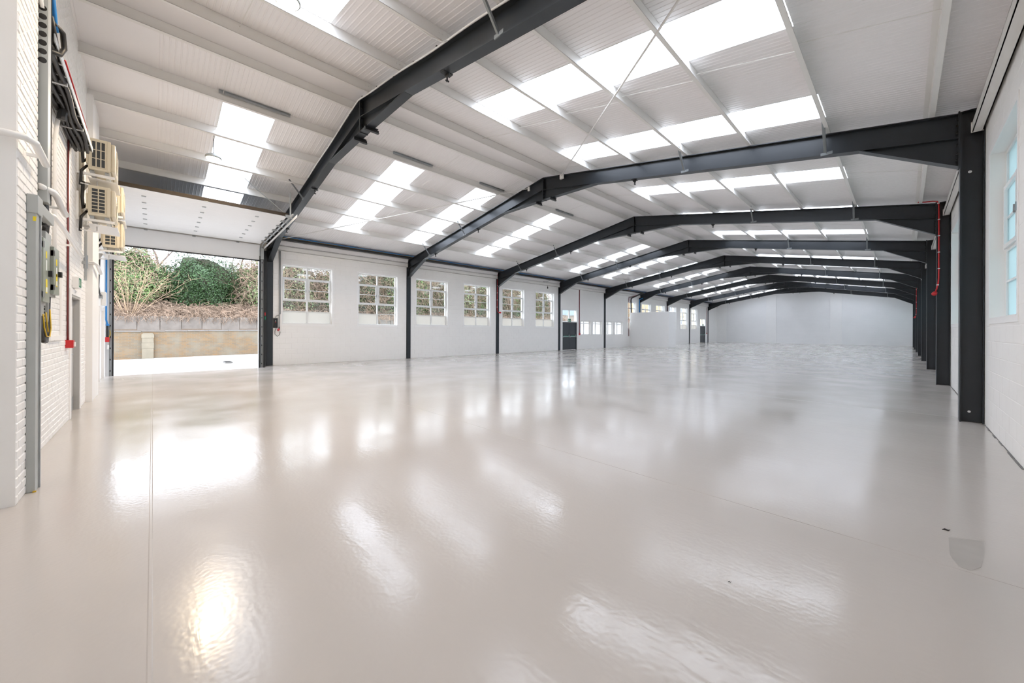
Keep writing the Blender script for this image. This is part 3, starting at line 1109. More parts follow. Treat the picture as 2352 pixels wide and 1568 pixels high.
# ------------------------------------------------------------------ fire doors
def fire_doors(n, d, tr, label):
    t = thing('door_%d' % n, (WL, d[0], 0), label, 'door', None, 'structure')
    x = WL - 0.06
    y0, y1 = d[0], d[1]
    ym = (y0 + y1) / 2 + 0.02
    m = MB().box(x - 0.08, x + 0.02, y0, y0 + 0.045, 0, d[3]).box(x - 0.08, x + 0.02, y1 - 0.045, y1, 0, d[3])
    m.box(x - 0.08, x + 0.02, y0 + 0.045, y1 - 0.045, d[3] - 0.045, d[3]).build('frame', M['slate'], t)
    for a, b in ((y0 + 0.048, ym - 0.003), (ym + 0.003, y1 - 0.048)):
        leaf = MB().box(x - 0.055, x - 0.008, a, b, 0.006, d[3] - 0.048).build('door_leaf', M['slate'], t)
        MB().box(x - 0.002, x + 0.05, a + 0.04, b - 0.04, 0.985, 1.03).box(x - 0.01, x + 0.06, a + 0.03, a + 0.09, 0.96, 1.06).box(x - 0.01, x + 0.06, b - 0.09, b - 0.03, 0.96, 1.06).build('push_bar', M['galv'], leaf)
        MB().box(x + 0.05, x + 0.056, a + 0.12, b - 0.16, 1.035, 1.075).build('push_pad', M['greenbar'], leaf)
        MB().box(x - 0.008, x + 0.035, b - 0.09, b - 0.045, 1.06, 1.17).build('latch_box', M['galv'], leaf)
    # transom window
    xf = WL - 0.08
    z0, z1 = tr[2], tr[3]
    e = 0.05
    m = MB().box(xf - 0.05, xf, y0, y0 + e, z0, z1).box(xf - 0.05, xf, tr[1] - e, tr[1], z0, z1).box(xf - 0.05, xf, y0 + e, tr[1] - e, z0, z0 + e)
    m.box(xf - 0.05, xf, y0 + e, tr[1] - e, z1 - e, z1).box(xf - 0.05, xf, ym - 0.06, ym + 0.06, z0 + e, z1 - e)
    m.build('transom_frame', M['upvc'], t)
    for a, b in ((y0 + e, ym - 0.06), (ym + 0.06, tr[1] - e)):
        MB().box(xf - 0.03, xf - 0.025, a, b, z0 + e, z1 - e).build('pane', M['glass'], t)
    m = MB().box(WL + 0.001, WL + 0.014, y1, y1 + 0.13, 0, z1 + 0.06).box(WL + 0.001, WL + 0.014, y0 - 0.12, y0, 0, z1 + 0.06).box(WL + 0.001, WL + 0.014, y0, y1, z1, z1 + 0.06)
    m.build('architrave', M['white'], t)
    return t


fire_doors(2, FDOOR[0], FTRAN[0], 'dark grey double fire doors with push bars beside the fourth frame')
fire_doors(3, FDOOR[1], FTRAN[1], 'small far dark double fire doors beside the last frame')


def running_man(mb, put, s):
    """flat emergency exit pictogram: figure, arrow, doorway in local (a, b) units of s."""
    for (a0, a1, b0, b1) in ((0.62, 0.92, 0.12, 0.88),):
        put(mb, a0 * s, a1 * s, b0 * s, b1 * s)
    for (a0, a1, b0, b1) in ((0.36, 0.44, 0.70, 0.80), (0.30, 0.42, 0.42, 0.68), (0.20, 0.34, 0.58, 0.64), (0.40, 0.54, 0.50, 0.56), (0.24, 0.34, 0.20, 0.42), (0.38, 0.50, 0.28, 0.40), (0.46, 0.52, 0.16, 0.30), (0.14, 0.26, 0.16, 0.22)):
        put(mb, a0 * s, a1 * s, b0 * s, b1 * s)


for (yc, z, sz, lab) in ((23.11, 2.21, 0.26, 'green exit sign over the nearer fire doors'), (50.9, 2.21, 0.26, 'tiny green exit sign over the far fire doors')):
    t = thing('exit_sign', (WL + 0.01, yc, z), lab, 'exit sign', 'green exit signs')
    MB().box(WL + 0.0, WL + 0.03, yc - 0.20, yc + 0.20, z - 0.09, z + 0.19).build('housing', M['white'], t)
    MB().box(WL + 0.03, WL + 0.034, yc - 0.185, yc + 0.185, z - 0.055, z + 0.175).build('face', M['green'], t)
    mm = MB()
    running_man(mm, lambda mb, a0, a1, b0, b1: mb.box(WL + 0.034, WL + 0.036, yc + 0.01 - a0 * 0.7, yc + 0.01 - a1 * 0.7, z - 0.045 + b0, z - 0.045 + b1), 0.21)
    mm.prism([(yc + 0.05, z + 0.045), (yc + 0.11, z + 0.045), (yc + 0.11, z + 0.02), (yc + 0.155, z + 0.06), (yc + 0.11, z + 0.10), (yc + 0.11, z + 0.075), (yc + 0.05, z + 0.075)], 'x', WL + 0.034, WL + 0.036)
    mm.build('symbol', M['whiteprint'], t)

# ------------------------------------------------------------------ red alarm pipes
def alarm_pipe(name, label, pts, end, r=0.016, mat='red', bell=True, group='red fire alarm pipes'):
    t = thing(name, pts[0], label, 'alarm pipe', group)
    MB().tube(pts, r, 8).build('pipe', M[mat], t, smooth=True)
    if bell:
        e = Vector(end)
        a = Vector(pts[-1])
        dvec = (e - a)
        MB().tube([a, a + dvec * 0.2, e - dvec * 0.15, e], [r, 0.045, 0.055, 0.05], 12).build('sounder', M['red'], t, smooth=True)
    m = MB()
    P = [Vector(q) for q in pts]
    tot = 0
    for a, b in zip(P, P[1:]):
        L = (b - a).length
        while tot < L:
            c = a + (b - a) * (tot / L)
            m.box(c.x - 0.022, c.x + 0.022, c.y - 0.022, c.y + 0.022, c.z - 0.012, c.z + 0.012)
            tot += 0.45
        tot -= L
    tag(m.build('clips', M['white'], t), kind='stuff')
    return t


y3 = FY[2] - 0.13
alarm_pipe('alarm_pipe', 'bright red pipe on the third right-hand column ending in a red sounder',
           [(0.26, y3, 5.13), (0.40, y3, 5.10), (0.56, y3, 5.085), (0.645, y3, 5.06), (0.672, y3, 4.98), (0.675, y3, 4.0), (0.675, y3, 2.95), (0.665, y3, 2.80), (0.64, y3, 2.66), (0.615, y3, 2.56)], (0.585, y3 - 0.10, 2.50))
y6 = FY[6] - 0.13
alarm_pipe('alarm_pipe', 'small distant red pipe with sounder on a far right-hand column',
           [(0.64, y6, 5.0), (0.66, y6, 4.9), (0.66, y6, 2.9), (0.63, y6, 2.6)], (0.56, y6 - 0.10, 2.5))
y3l = FY[2] - 0.06
alarm_pipe('alarm_pipe', 'red pipe and sounder on the left column of the third frame',
           [(XL + 0.1, y3l + 0.1, 5.12), (XL + 0.04, y3l, 5.05), (XL + 0.025, y3l, 4.9), (XL + 0.025, y3l - 0.02, 2.85), (XL + 0.03, y3l + 0.02, 2.66), (XL + 0.035, y3l + 0.10, 2.60)], (XL + 0.07, y3l + 0.26, 2.60))
y7l = FY[6]
alarm_pipe('alarm_pipe', 'short dark red pipe on the left column behind the partition box',
           [(XL + 0.025, y7l, 5.0), (XL + 0.025, y7l, 3.2)], None, mat='redbrown', bell=False)
t = alarm_pipe('alarm_pipe', 'dull red conduit dropping to a call point right of the nearer fire doors',
               [(WL + 0.02, 24.42, 4.70), (WL + 0.02, 24.42, 1.25)], None, r=0.035, mat='redbrown', bell=False)
MB().box(WL, WL + 0.06, 24.36, 24.50, 1.13, 1.27).build('call_point', M['red'], t)
t = alarm_pipe('alarm_pipe', 'dull red conduit beside the far fire doors and last column',
               [(WL + 0.02, 52.25, 4.6), (WL + 0.02, 52.25, 1.25)], None, r=0.03, mat='redbrown', bell=False)
MB().box(WL, WL + 0.06, 52.18, 52.32, 1.13, 1.27).build('call_point', M['red'], t)
# pipes that dive behind the partition
t = thing('service_pipe', (WL + 0.05, 32.5, 3.2), 'black service pipe bending down the wall behind the partition box', 'pipe')
MB().tube([(-16.9, 33.6, 5.05), (-17.2, 33.3, 4.98), (WL + 0.06, 32.55, 4.55), (WL + 0.05, 32.5, 4.3), (WL + 0.07, 32.5, 3.19)], 0.06, 8).build('pipe', M['cable'], t, smooth=True)
t = thing('service_pipe', (WL + 0.05, 32.2, 3.2), 'thin red conduit bending down the wall behind the partition box', 'pipe')
MB().tube([(-17.3, 33.2, 4.9), (WL + 0.04, 32.15, 4.6), (WL + 0.04, 32.12, 4.4), (WL + 0.04, 32.12, 1.0)], 0.025, 8).build('pipe', M['redbrown'], t, smooth=True)
t = thing('service_pipe', (WL + 0.08, 33.9, 3.2), 'blue pipe bending down the sixth left column behind the partition', 'pipe')
MB().tube([(-17.0, 34.9, 5.0), (XL + 0.08, 34.0, 4.5), (XL + 0.06, 34.02, 4.3), (XL + 0.06, 34.02, 1.0)], 0.04, 8).build('pipe', M['blue'], t, smooth=True)
t = thing('loose_cable', (WL + 0.1, 19.9, 4.6), 'loose black cable end hanging above the window left of the fire doors', 'cable')
MB().tube([(-17.35, 20.4, 5.05), (-17.5, 20.2, 4.95), (-17.62, 19.9, 4.93)], 0.010, 6).build('cable', M['cable'], t, smooth=True)
MB().tube([(WL + 0.02, 20.55, 4.72), (WL + 0.03, 20.56, 4.60)], 0.012, 6).tube([(WL + 0.03, 20.56, 4.62), (WL + 0.035, 20.56, 4.50)], 0.035, 8).build('pendant', M['cable'], t, smooth=True)

# ------------------------------------------------------------------ sectional roller door
XD = -17.52
t = thing('sectional_door', (XD, 1.03, 4.2), 'white insulated sectional door raised on its tracks under the roof', 'garage door')
A0, A1 = DOOR_Y0 + 0.06, DOOR_Y1 - 0.06
path = [(XD + 0.02, 4.20), (XD + 0.05, 4.76)]
x, z = XD + 0.16, 4.80
sl_ = (4.99 - 4.80) / (-13.25 - x)
npan = 7
pl = (-13.28 - x) / npan
segs = [((XD + 0.0, 4.19), (XD + 0.06, 4.775))]
for i in range(npan):
    a = (x + i * pl, z + sl_ * i * pl)
    b = (x + (i + 1) * pl - 0.004, z + sl_ * ((i + 1) * pl - 0.004))
    segs.append((a, b))
for i, (a, b) in enumerate(segs):
    th = 0.042
    dx, dz = b[0] - a[0], b[1] - a[1]
    L = math.hypot(dx, dz)
    nx, nz = -dz / L * th, dx / L * th
    # inside face has fine ribs across the panel width
    prof = [a]
    k = 6
    for q in range(1, k):
        f = q / k
        cx, cz = a[0] + dx * f, a[1] + dz * f
        ux, uz = dx / L, dz / L
        prof += [(cx - ux * 0.008, cz - uz * 0.008), (cx + nx * 0.08, cz + nz * 0.08), (cx + ux * 0.008, cz + uz * 0.008)]
    prof += [b, (b[0] + nx, b[1] + nz), (a[0] + nx, a[1] + nz)]
    if i == 0:
        prof = [a, b, (b[0] - th, b[1]), (a[0] - th, a[1])]
    pn = MB().prism(prof, 'y', A0, A1).build('door_panel', M['door_white'], t)
    ox, oz = (nx, nz) if i else (-th, 0)
    MB().prism([(a[0] + ox, a[1] + oz), (b[0] + ox, b[1] + oz), (b[0] + ox * 1.05, b[1] + oz * 1.05), (a[0] + ox * 1.05, a[1] + oz * 1.05)], 'y', A0, A1).build('outer_skin', M['slate'], pn)
    if i:
        for yy in (-0.18, 1.05, 2.32):
            zc, xc = b[1] if i < npan else b[1], b[0]
            MB().box(xc - 0.030, xc + 0.030, yy - 0.045, yy + 0.045, zc - 0.014, zc + 0.002).build('hinge', M['galv'], pn)
    else:
        for yy in (-0.18, 1.05, 2.32):
            MB().box(b[0] - 0.0, b[0] + 0.014, yy - 0.045, yy + 0.045, b[1] - 0.03, b[1] + 0.02).build('hinge', M['galv'], pn)
MB().box(XD - 0.05, XD + 0.02, A0, A1, 4.150, 4.19).build('bottom_seal', M['black'], t)
e = segs[-1][1]
MB().box(e[0] + 0.0, e[0] + 0.035, A0, A1 + 0.02, e[1] - 0.01, e[1] + 0.085).build('top_edge_strip', M['darkbrown'], t)  # dark brown strip along the upper edge of the last panel
# side tracks, rollers, curved corner
for s, yy in ((-1, DOOR_Y0 + 0.045), (1, DOOR_Y1 + 0.02)):
    m = MB()
    m.box(XD - 0.02, XD + 0.06, yy - 0.03, yy - 0.022, -0.11, 4.5).box(XD - 0.02, XD + 0.06, yy + 0.022, yy + 0.03, -0.11, 4.5).box(XD - 0.028, XD - 0.02, yy - 0.03, yy + 0.03, -0.11, 4.5)
    m.build('vertical_track', M['galv'], t)
    sp = MB()
    for q in range(12):
        zc = 0.1 + q * 0.36
        sp.box(XD + 0.06, XD + 0.064, yy - 0.012, yy + 0.012, zc, zc + 0.05)
    tag(sp.build('slots', M['black'], t), kind='stuff')
    MB().box(XD - 0.12, XD + 0.0, yy - s * 0.05 - 0.03, yy - s * 0.05 + 0.02, -0.12, 4.35).build('edge_seal', M['black'], t)
    if s > 0:
        m = MB()
        m.tube([(XD + 0.02, yy, 4.5), (XD + 0.03, yy, 4.62), (XD + 0.10, yy, 4.74), (XD + 0.24, yy, 4.80), (-14.6, yy, 4.915), (-12.95, yy, 4.99)], 0.028, 8)
        m.build('curved_track', M['galv'], t, smooth=True)
        m = MB().bar((XD + 0.1, yy + 0.06, 4.66), (-12.75, yy + 0.06, 4.915), 0.012, 0.075).build('track_angle', M['white'], t)
        m = MB().box(XD - 0.03, XD + 0.12, yy - 0.05, yy + 0.045, 4.22, 4.66).build('corner_bracket', M['galv_flat'], t)
        for (a, b) in segs[1:]:
            m = MB().box(b[0] - 0.06, b[0] + 0.06, A1 - 0.06, A1 + 0.10, b[1] - 0.03, b[1] + 0.03)
            m.tube([(b[0], A1 + 0.02, b[1] - 0.03), (b[0], A1 + 0.13, b[1] - 0.03)], 0.024, 8)
            m.build('roller', M['galv'], t)
        for xh in (-13.35, -15.35):
            m = MB().bar((xh, yy + 0.02, 4.98 + (xh + 13.3) * 0.046), (xh, yy + 0.02, rt(xh) - 0.02), 0.04, 0.02).build('hanger', M['galv_flat'], t)
            m = MB().bar((xh, yy - 0.05, 5.0 + (xh + 13.3) * 0.046), (xh + 0.15, yy - 1.2, rt(xh + 0.15) + 0.02), 0.03, 0.012).build('hanger', M['galv_flat'], t)
# black steel jamb post between the track and the first frame, with seals
t = thing('door_jamb', (-17.7, 3.18, 0), 'black steel jamb post between door track and nearest left column', 'door post')
MB().box(-17.76, -17.60, 3.20, 3.29, -0.12, 4.6).build('post', M['black'], t)
MB().box(-17.70, -17.585, 3.12, 3.155, -0.12, 4.45).build('timber_strip', M['darkbrown'], t)
MB().box(-17.60, -17.592, 3.215, 3.25, 2.02, 2.14).build('red_marker', M['red'], t)
MB().box(-17.60, -17.592, 3.225, 3.255, 1.86, 1.98).build('green_marker', M['green'], t)

# door control box with cable, conduit and red-capped socket
t = thing('control_box', (-17.7, 3.58, 1.53), 'black door control box with looped cable beside the nearest left column', 'control box')
MB().box(WL, WL + 0.10, 3.545, 3.69, 1.53, 1.93).build('box', M['black'], t, bevel=0.01)
MB().box(WL + 0.10, WL + 0.105, 3.60, 3.625, 1.80, 1.83).build('button', M['white'], t)
MB().box(WL + 0.10, WL + 0.105, 3.60, 3.625, 1.745, 1.775).build('button', M['red'], t)
MB().tube([(WL + 0.04, 3.64, 1.53), (WL + 0.05, 3.60, 1.40), (WL + 0.05, 3.60, 1.28), (WL + 0.05, 3.68, 1.19), (WL + 0.05, 3.76, 1.24), (WL + 0.05, 3.78, 1.36), (WL + 0.05, 3.76, 1.45)], 0.009, 6).build('cable', M['cable'], t, smooth=True)
MB().tube([(WL + 0.03, 3.62, 1.95), (WL + 0.03, 3.64, 2.02), (WL + 0.03, 3.74, 2.06), (WL + 0.03, 3.78, 2.12)], 0.008, 6).build('cable', M['cable'], t, smooth=True)
t = thing('conduit', (WL, 3.75, 1.45), 'grey vertical conduit down to red socket left of the first window', 'conduit')
MB().tube([(WL + 0.03, 3.755, 4.70), (WL + 0.03, 3.755, 1.58)], 0.016, 8).tube([(WL + 0.03, 3.795, 4.70), (WL + 0.03, 3.795, 2.1)], 0.010, 6).build('pipe', M['galv'], t, smooth=True)
MB().tube([(WL + 0.03, 3.755, 1.58), (WL + 0.035, 3.755, 1.48)], 0.022, 8).build('gland', M['cable'], t)
MB().tube([(WL + 0.0, 3.73, 1.44), (WL + 0.07, 3.73, 1.47)], 0.045, 10).build('socket_cap', M['red'], t)
MB().box(WL, WL + 0.06, 3.75, 3.85, 1.38, 1.48).build('socket', M['white'], t)

# ------------------------------------------------------------------ near gable equipment
# grey door
t = thing('door_1', (GD[0], YN, 0), 'grey personnel door with slim glazed slot in the left gable wall', 'door', None, 'structure')
yf = YN - 0.06
m = MB().box(GD[0], GD[0] + 0.05, yf - 0.08, YN + 0.012, 0, GD[3]).box(GD[1] - 0.05, GD[1], yf - 0.08, YN + 0.012, 0, GD[3]).box(GD[0] + 0.05, GD[1] - 0.05, yf - 0.08, YN + 0.012, GD[3] - 0.05, GD[3])
m.build('frame', M['greydoor'], t)
m = MB().box(GD[0] - 0.085, GD[0] + 0.01, YN, YN + 0.022, 0, GD[3] + 0.085).box(GD[1] - 0.01, GD[1] + 0.085, YN, YN + 0.022, 0, GD[3] + 0.085).box(GD[0] + 0.01, GD[1] - 0.01, YN, YN + 0.022, GD[3] - 0.01, GD[3] + 0.085)
m.build('architrave', M['smooth'], t, bevel=0.006)
lf = MB().box(GD[0] + 0.052, GD[1] - 0.052, yf - 0.045, yf, 0.008, GD[3] - 0.052).build('door_leaf', M['greydoor'], t)
MB().box(-9.72, -9.60, yf, yf + 0.004, 0.62, 1.80).build('vision_panel', M['black'], lf)
MB().box(-9.72, -9.60, yf + 0.004, yf + 0.008, 1.205, 1.215).box(-9.665, -9.655, yf + 0.004, yf + 0.010, 0.62, 1.80).build('vision_bar', M['galv'], lf)
MB().box(GD[0] + 0.06, GD[1] - 0.06, yf, yf + 0.003, 0.03, 0.25).build('kick_plate', M['galv'], lf)
MB().tube([(-9.48, yf, 1.03), (-9.48, yf + 0.06, 1.03), (-9.62, yf + 0.062, 1.03)], 0.011, 8).tube([(-9.48, yf, 1.03), (-9.48, yf + 0.008, 1.03)], 0.026, 12).build('lever_handle', M['galv'], lf, smooth=True)
MB().box(-9.56, -9.50, yf, yf + 0.002, 1.38, 1.50).build('notice', M['whiteprint'], lf)
# exit sign above the grey door
t = thing('exit_sign', (-9.75, YN, 2.18), 'white-cased green exit sign projecting above the grey door', 'exit sign', 'green exit signs')
MB().box(-9.84, -9.55, YN, YN + 0.075, 2.14, 2.33).build('housing', M['white'], t, bevel=0.008)
MB().box(-9.82, -9.57, YN + 0.075, YN + 0.079, 2.16, 2.31).build('face', M['green'], t)
mm = MB()
running_man(mm, lambda mb, a0, a1, b0, b1: mb.box(-9.70 + a0, -9.70 + a1, YN + 0.079, YN + 0.081, 2.165 + b0, 2.165 + b1), 0.13)
mm.build('symbol', M['whiteprint'], t)
# red conduit and alarm box
t = thing('call_point', (-8.95, YN, 1.15), 'red square alarm box at the foot of a thin red conduit', 'alarm box')
MB().box(-9.02, -8.88, YN, YN + 0.085, 1.16, 1.28).build('box', M['red'], t, bevel=0.006)
MB().box(-8.99, -8.91, YN + 0.085, YN + 0.10, 1.18, 1.25).build('front', M['white'], t)
MB().tube([(-8.95, YN + 0.02, 1.28), (-8.95, YN + 0.02, 4.40)], 0.010, 6).build('red_conduit', M['redbrown'], t, smooth=True)
MB().tube([(-8.99, YN + 0.018, 1.28), (-8.99, YN + 0.018, 4.40)], 0.014, 6).build('grey_conduit', M['galv'], t, smooth=True)

# galvanised post against the pier with an arm to the switch boards
t = thing('trunking_post', (-5.45, -0.78, 0), 'galvanised steel trunking post standing against the white brick pier', 'trunking')
MB().box(-5.53, -5.345, -0.806, -0.752, 0.0, 2.63).build('post', M['galv_flat'], t, bevel=0.004)
MB().box(-5.50, -5.47, -0.752, -0.742, 0.0, 2.50).build('cover_lip', M['galv'], t)
MB().box(-5.54, -5.335, -0.806, -0.740, 2.48, 2.645).build('corner_box', M['galv_flat'], t, bevel=0.004)
MB().box(-6.12, -5.54, -0.802, -0.745, 2.52, 2.62).build('arm', M['galv_flat'], t, bevel=0.004)
MB().prism([(-5.36, 2.44), (-5.33 - 0.02, 2.44), (-5.345, 2.47)], 'y', -0.7515, -0.7505).box(-5.343, -5.3425, -0.770, -0.752, 2.41, 2.45).build('warning_sticker', M['yellow'], t)
MB().box(-5.345, -5.33, -0.765, -0.745, 0.0, 0.012).build('foot_screw', M['earth'], t)

# tall trunking with holes
t = thing('cable_trunking', (-5.90, -0.85, 2.75), 'tall galvanised cable trunking with row of round holes beside the pier', 'trunking')
MB().box(-5.98, -5.83, YN + 0.006, -0.75, 2.70, 6.0).build('body', M['galv_flat'], t)
for q in range(7):
    MB().tube([(-5.83, -0.785, 4.08 + 0.085 * q), (-5.828, -0.785, 4.08 + 0.085 * q)], 0.028, 14).build('knockout_hole', M['black'], t)
MB().tube([(-5.80, -0.78, 4.75), (-5.80, -0.79, 4.64), (-5.815, -0.785, 4.58)], 0.014, 6).build('white_cable', M['white'], t, smooth=True)
MB().box(-5.985, -5.975, -0.79, -0.745, 2.70, 6.0).build('edge_strip', M['cable'], t)


def board(name, label, x0, x1, z0, z1, ztop):
    t = thing(name, (x0, YN, z0), label, 'switch board', 'grey electrical switch boards')
    MB().box(x0, x1, YN + 0.004, -0.80, z0, z1).build('case', M['boardside'], t, bevel=0.004)
    d = MB().box(x0 + 0.012, x1 - 0.012, -0.80, -0.772, z0 + 0.03, z1 - 0.03).build('cover', M['board'], t, bevel=0.004)
    MB().box(x0 + 0.03, x0 + 0.09, -0.772, -0.745, (z0 + z1) / 2 - 0.05, (z0 + z1) / 2 + 0.01).build('switch_handle', M['black'], d)
    MB().box(x0 + 0.13, x0 + 0.21, -0.772, -0.7705, z0 + 0.12, z0 + 0.26).build('warning_label', M['yellow'], d)
    MB().box(x0 + 0.14, x0 + 0.20, -0.7705, -0.7700, z0 + 0.13, z0 + 0.18).build('label_text', M['whiteprint'], d)
    MB().box(x0 + 0.15, x0 + 0.21, -0.772, -0.7705, z1 - 0.22, z1 - 0.15).build('warning_label', M['yellow'], d)
    MB().box(x0 + 0.15, x0 + 0.20, -0.772, -0.7705, z1 - 0.34, z1 - 0.24).build('label_text', M['whiteprint'], d)
    for zz in (z0 + 0.10, z1 - 0.10):
        MB().box(x1 - 0.03, x1 - 0.012, -0.80, -0.765, zz - 0.03, zz + 0.03).build('hinge', M['galv'], d)
    MB().box(x0 + 0.03, x1 - 0.01, YN + 0.004, -0.83, z1, ztop).build('gland_box', M['galv_flat'], t)
    return t


b1 = board('switch_board', 'larger greenish-grey switch board nearer the trunking post', -6.13, -5.80, 1.69, 2.38, 2.50)
b2 = board('switch_board', 'smaller greenish-grey switch board next to the looped cables', -6.68, -6.34, 1.80, 2.37, 2.50)
MB().box(-6.05, -5.88, YN + 0.01, -0.80, 1.58, 1.69).build('cable_box', M['galv_flat'], b1)
m = MB()
for q, (dx, mt) in enumerate(((0, 'cable'), (0.05, 'cable'), (0.10, 'cable'))):
    MB().tube([(-5.92 - dx, -0.83, 1.60), (-5.93 - dx, -0.82, 1.45), (-6.0 - dx * 0.6, -0.81, 1.36 - 0.012 * q), (-6.18, -0.81, 1.35 - 0.015 * q), (-6.36 + dx, -0.82, 1.46), (-6.42 + dx, -0.83, 1.62), (-6.45 + dx, -0.83, 1.80)], 0.026, 8).build('cable', M[mt], b1, smooth=True)
MB().tube([(-5.95, -0.79, 1.60), (-5.95, -0.785, 1.47), (-6.03, -0.78, 1.375), (-6.2, -0.78, 1.37), (-6.34, -0.79, 1.46), (-6.36, -0.80, 1.66)], 0.006, 6).build('earth_cable', M['earth'], b1, smooth=True)
MB().tube([(-6.08, -0.79, 1.62), (-6.09, -0.785, 1.50), (-6.12, -0.78, 1.42)], 0.006, 6).build('earth_cable', M['earth'], b1, smooth=True)
rail = MB().box(-6.30, -6.26, -0.86, -0.80, 1.52, 1.80).build('perforated_rail', M['galv_flat'], b2)
m = MB()
for q in range(7):
    m.box(-6.261, -6.258, -0.84, -0.82, 1.54 + q * 0.037, 1.56 + q * 0.037)
tag(m.build('slots', M['black'], rail), kind='stuff')
for q in range(3):
    MB().tube([(-6.02 - 0.04 * q, -0.80, 2.50), (-6.02 - 0.045 * q, -0.79, 2.62), (-6.04 - 0.05 * q, -0.80, 2.74), (-6.08 - 0.05 * q, -0.85, 2.9)], 0.018, 8).build('cable', M['cable'], b1, smooth=True)
for q in range(4):
    MB().tube([(-6.40 - 0.05 * q, -0.85, 2.46), (-6.32 - 0.05 * q, -0.83, 2.62), (-6.16 - 0.03 * q, -0.83, 2.78), (-6.12 - 0.02 * q, -0.84, 3.0), (-6.10 - 0.02 * q, -0.86, 4.3)], 0.016, 8).build('cable', M['cable'], b2, smooth=True)

# cable ladder along the gable up to the air conditioners
t = thing('cable_ladder', (-7.5, -0.85, 4.4), 'galvanised cable ladder loaded with black cables high on the gable wall', 'cable tray')
m = MB().box(-9.32, -5.99, YN + 0.01, YN + 0.02, 4.38, 4.46).box(-9.32, -5.99, -0.735, -0.725, 4.38, 4.46)
m.build('side_rail', M['galv'], t)
x = -9.3
while x < -6.0:
    MB().box(x, x + 0.03, YN + 0.02, -0.735, 4.385, 4.40).build('rung', M['galv'], t)
    x += 0.28
rng = random.Random(8)
for q in range(6):
    y = YN + 0.045 + q * 0.034
    ph = rng.uniform(0, 6)
    pts = [(-6.0 - 0.2 * k, y + 0.008 * math.sin(k * 1.3 + ph), 4.42 + 0.012 * math.sin(k * 0.9 + ph * 2) + (0.03 if q % 2 else 0)) for k in range(18)]
    pts[0] = (-5.98, y, 4.62)
    MB().tube(pts, rng.choice((0.018, 0.022, 0.026)), 6).build('cable', M['cable'], t, smooth=True)
for q in range(4):
    y = YN + 0.05 + q * 0.05
    pts = [(-6.05 - 0.25 * k, y + 0.012 * math.sin(k * 1.1 + q), 4.362 + 0.014 * math.sin(k * 0.8 + q * 2.0)) for k in range(14)]
    MB().tube(pts, 0.022, 6).build('cable', M['cable'], t, smooth=True)
MB().tube([(-5.99, -0.76, 6.0), (-6.0, -0.75, 4.9), (-6.05, -0.74, 4.68), (-6.15, -0.74, 4.56)], 0.020, 8).build('blue_cable', M['blue'], t, smooth=True)
MB().tube([(-6.05, -0.77, 4.62), (-6.2, -0.70, 4.60), (-6.3, -0.70, 4.48), (-6.2, -0.72, 4.36), (-6.05, -0.80, 4.30)], 0.024, 8).build('loop', M['cable'], t, smooth=True)
MB().tube([(-6.6, -0.728, 4.50), (-7.6, -0.726, 4.49), (-8.6, -0.728, 4.47)], 0.009, 6).build('red_cable', M['red'], t, smooth=True)
for xq in (-6.9, -8.3):
    MB().box(xq - 0.02, xq + 0.02, YN, -0.74, 4.34, 4.38).build('support_arm', M['galv'], t)
t = thing('drop_cable', (-7.9, YN, 4.3), 'cream cable sleeve dropping from the cable ladder to skirting height', 'cable')
MB().tube([(-7.75, -0.90, 4.36), (-7.80, -0.93, 4.15), (-7.82, YN + 0.02, 3.9), (-7.82, YN + 0.02, 1.9)], 0.022, 8).build('sleeve', M['paint'], t, smooth=True)
MB().tube([(-7.70, -0.86, 4.38), (-7.72, -0.88, 4.22)], 0.045, 8).build('gland', M['cable'], t)
t = thing('wall_trim', (-8.0, YN, 1.3), 'shallow white painted recess frame below the switch boards on gable', 'trim')
MB().box(-8.45, -7.55, YN + 0.004, YN + 0.03, 1.30, 1.36).box(-8.45, -8.37, YN + 0.004, YN + 0.025, 1.36, 2.2).box(-7.63, -7.55, YN + 0.004, YN + 0.025, 1.36, 2.2).build('frame', M['paint'], t)

# white pipes on brackets
def wall_pipe(label, pts, r=0.028):
    t = thing('wall_pipe', pts[0], label, 'pipe', 'white pipes along the left gable wall')
    MB().tube(pts, r, 10).build('pipe', M['white'], t, smooth=True)
    m = MB()
    for q in (1, len(pts) - 2):
        a = pts[q]
        m.box(a[0] - 0.012, a[0] + 0.012, -0.81 if a[0] > -5.8 else YN, a[1], a[2] - 0.012, a[2] + 0.012)
    m.build('bracket', M['white'], t)


wall_pipe('white bent pipe on the pier, highest and nearest the camera', [(-5.0, -1.0, 3.02), (-4.97, -0.86, 3.02), (-4.98, -0.76, 3.02), (-5.06, -0.72, 3.015), (-5.35, -0.72, 2.99), (-5.52, -0.72, 2.975)])
wall_pipe('white bent pipe above the switch boards on the gable wall', [(-5.80, -0.80, 2.84), (-5.92, -0.735, 2.83), (-6.05, -0.72, 2.82), (-6.40, -0.72, 2.77), (-6.62, -0.72, 2.75)])
wall_pipe('long white pipe sloping towards the grey door on gable wall', [(-6.60, -0.86, 2.74), (-6.70, -0.82, 2.735), (-7.2, -0.81, 2.71), (-8.2, -0.81, 2.64), (-9.0, -0.81, 2.60)], 0.024)
wall_pipe('white pipe elbow on the pilaster under the air conditioners', [(-11.24, YN + 0.02, 2.78), (-11.20, -0.86, 2.78), (-11.35, -0.82, 2.76), (-12.1, -0.82, 2.66)], 0.03)

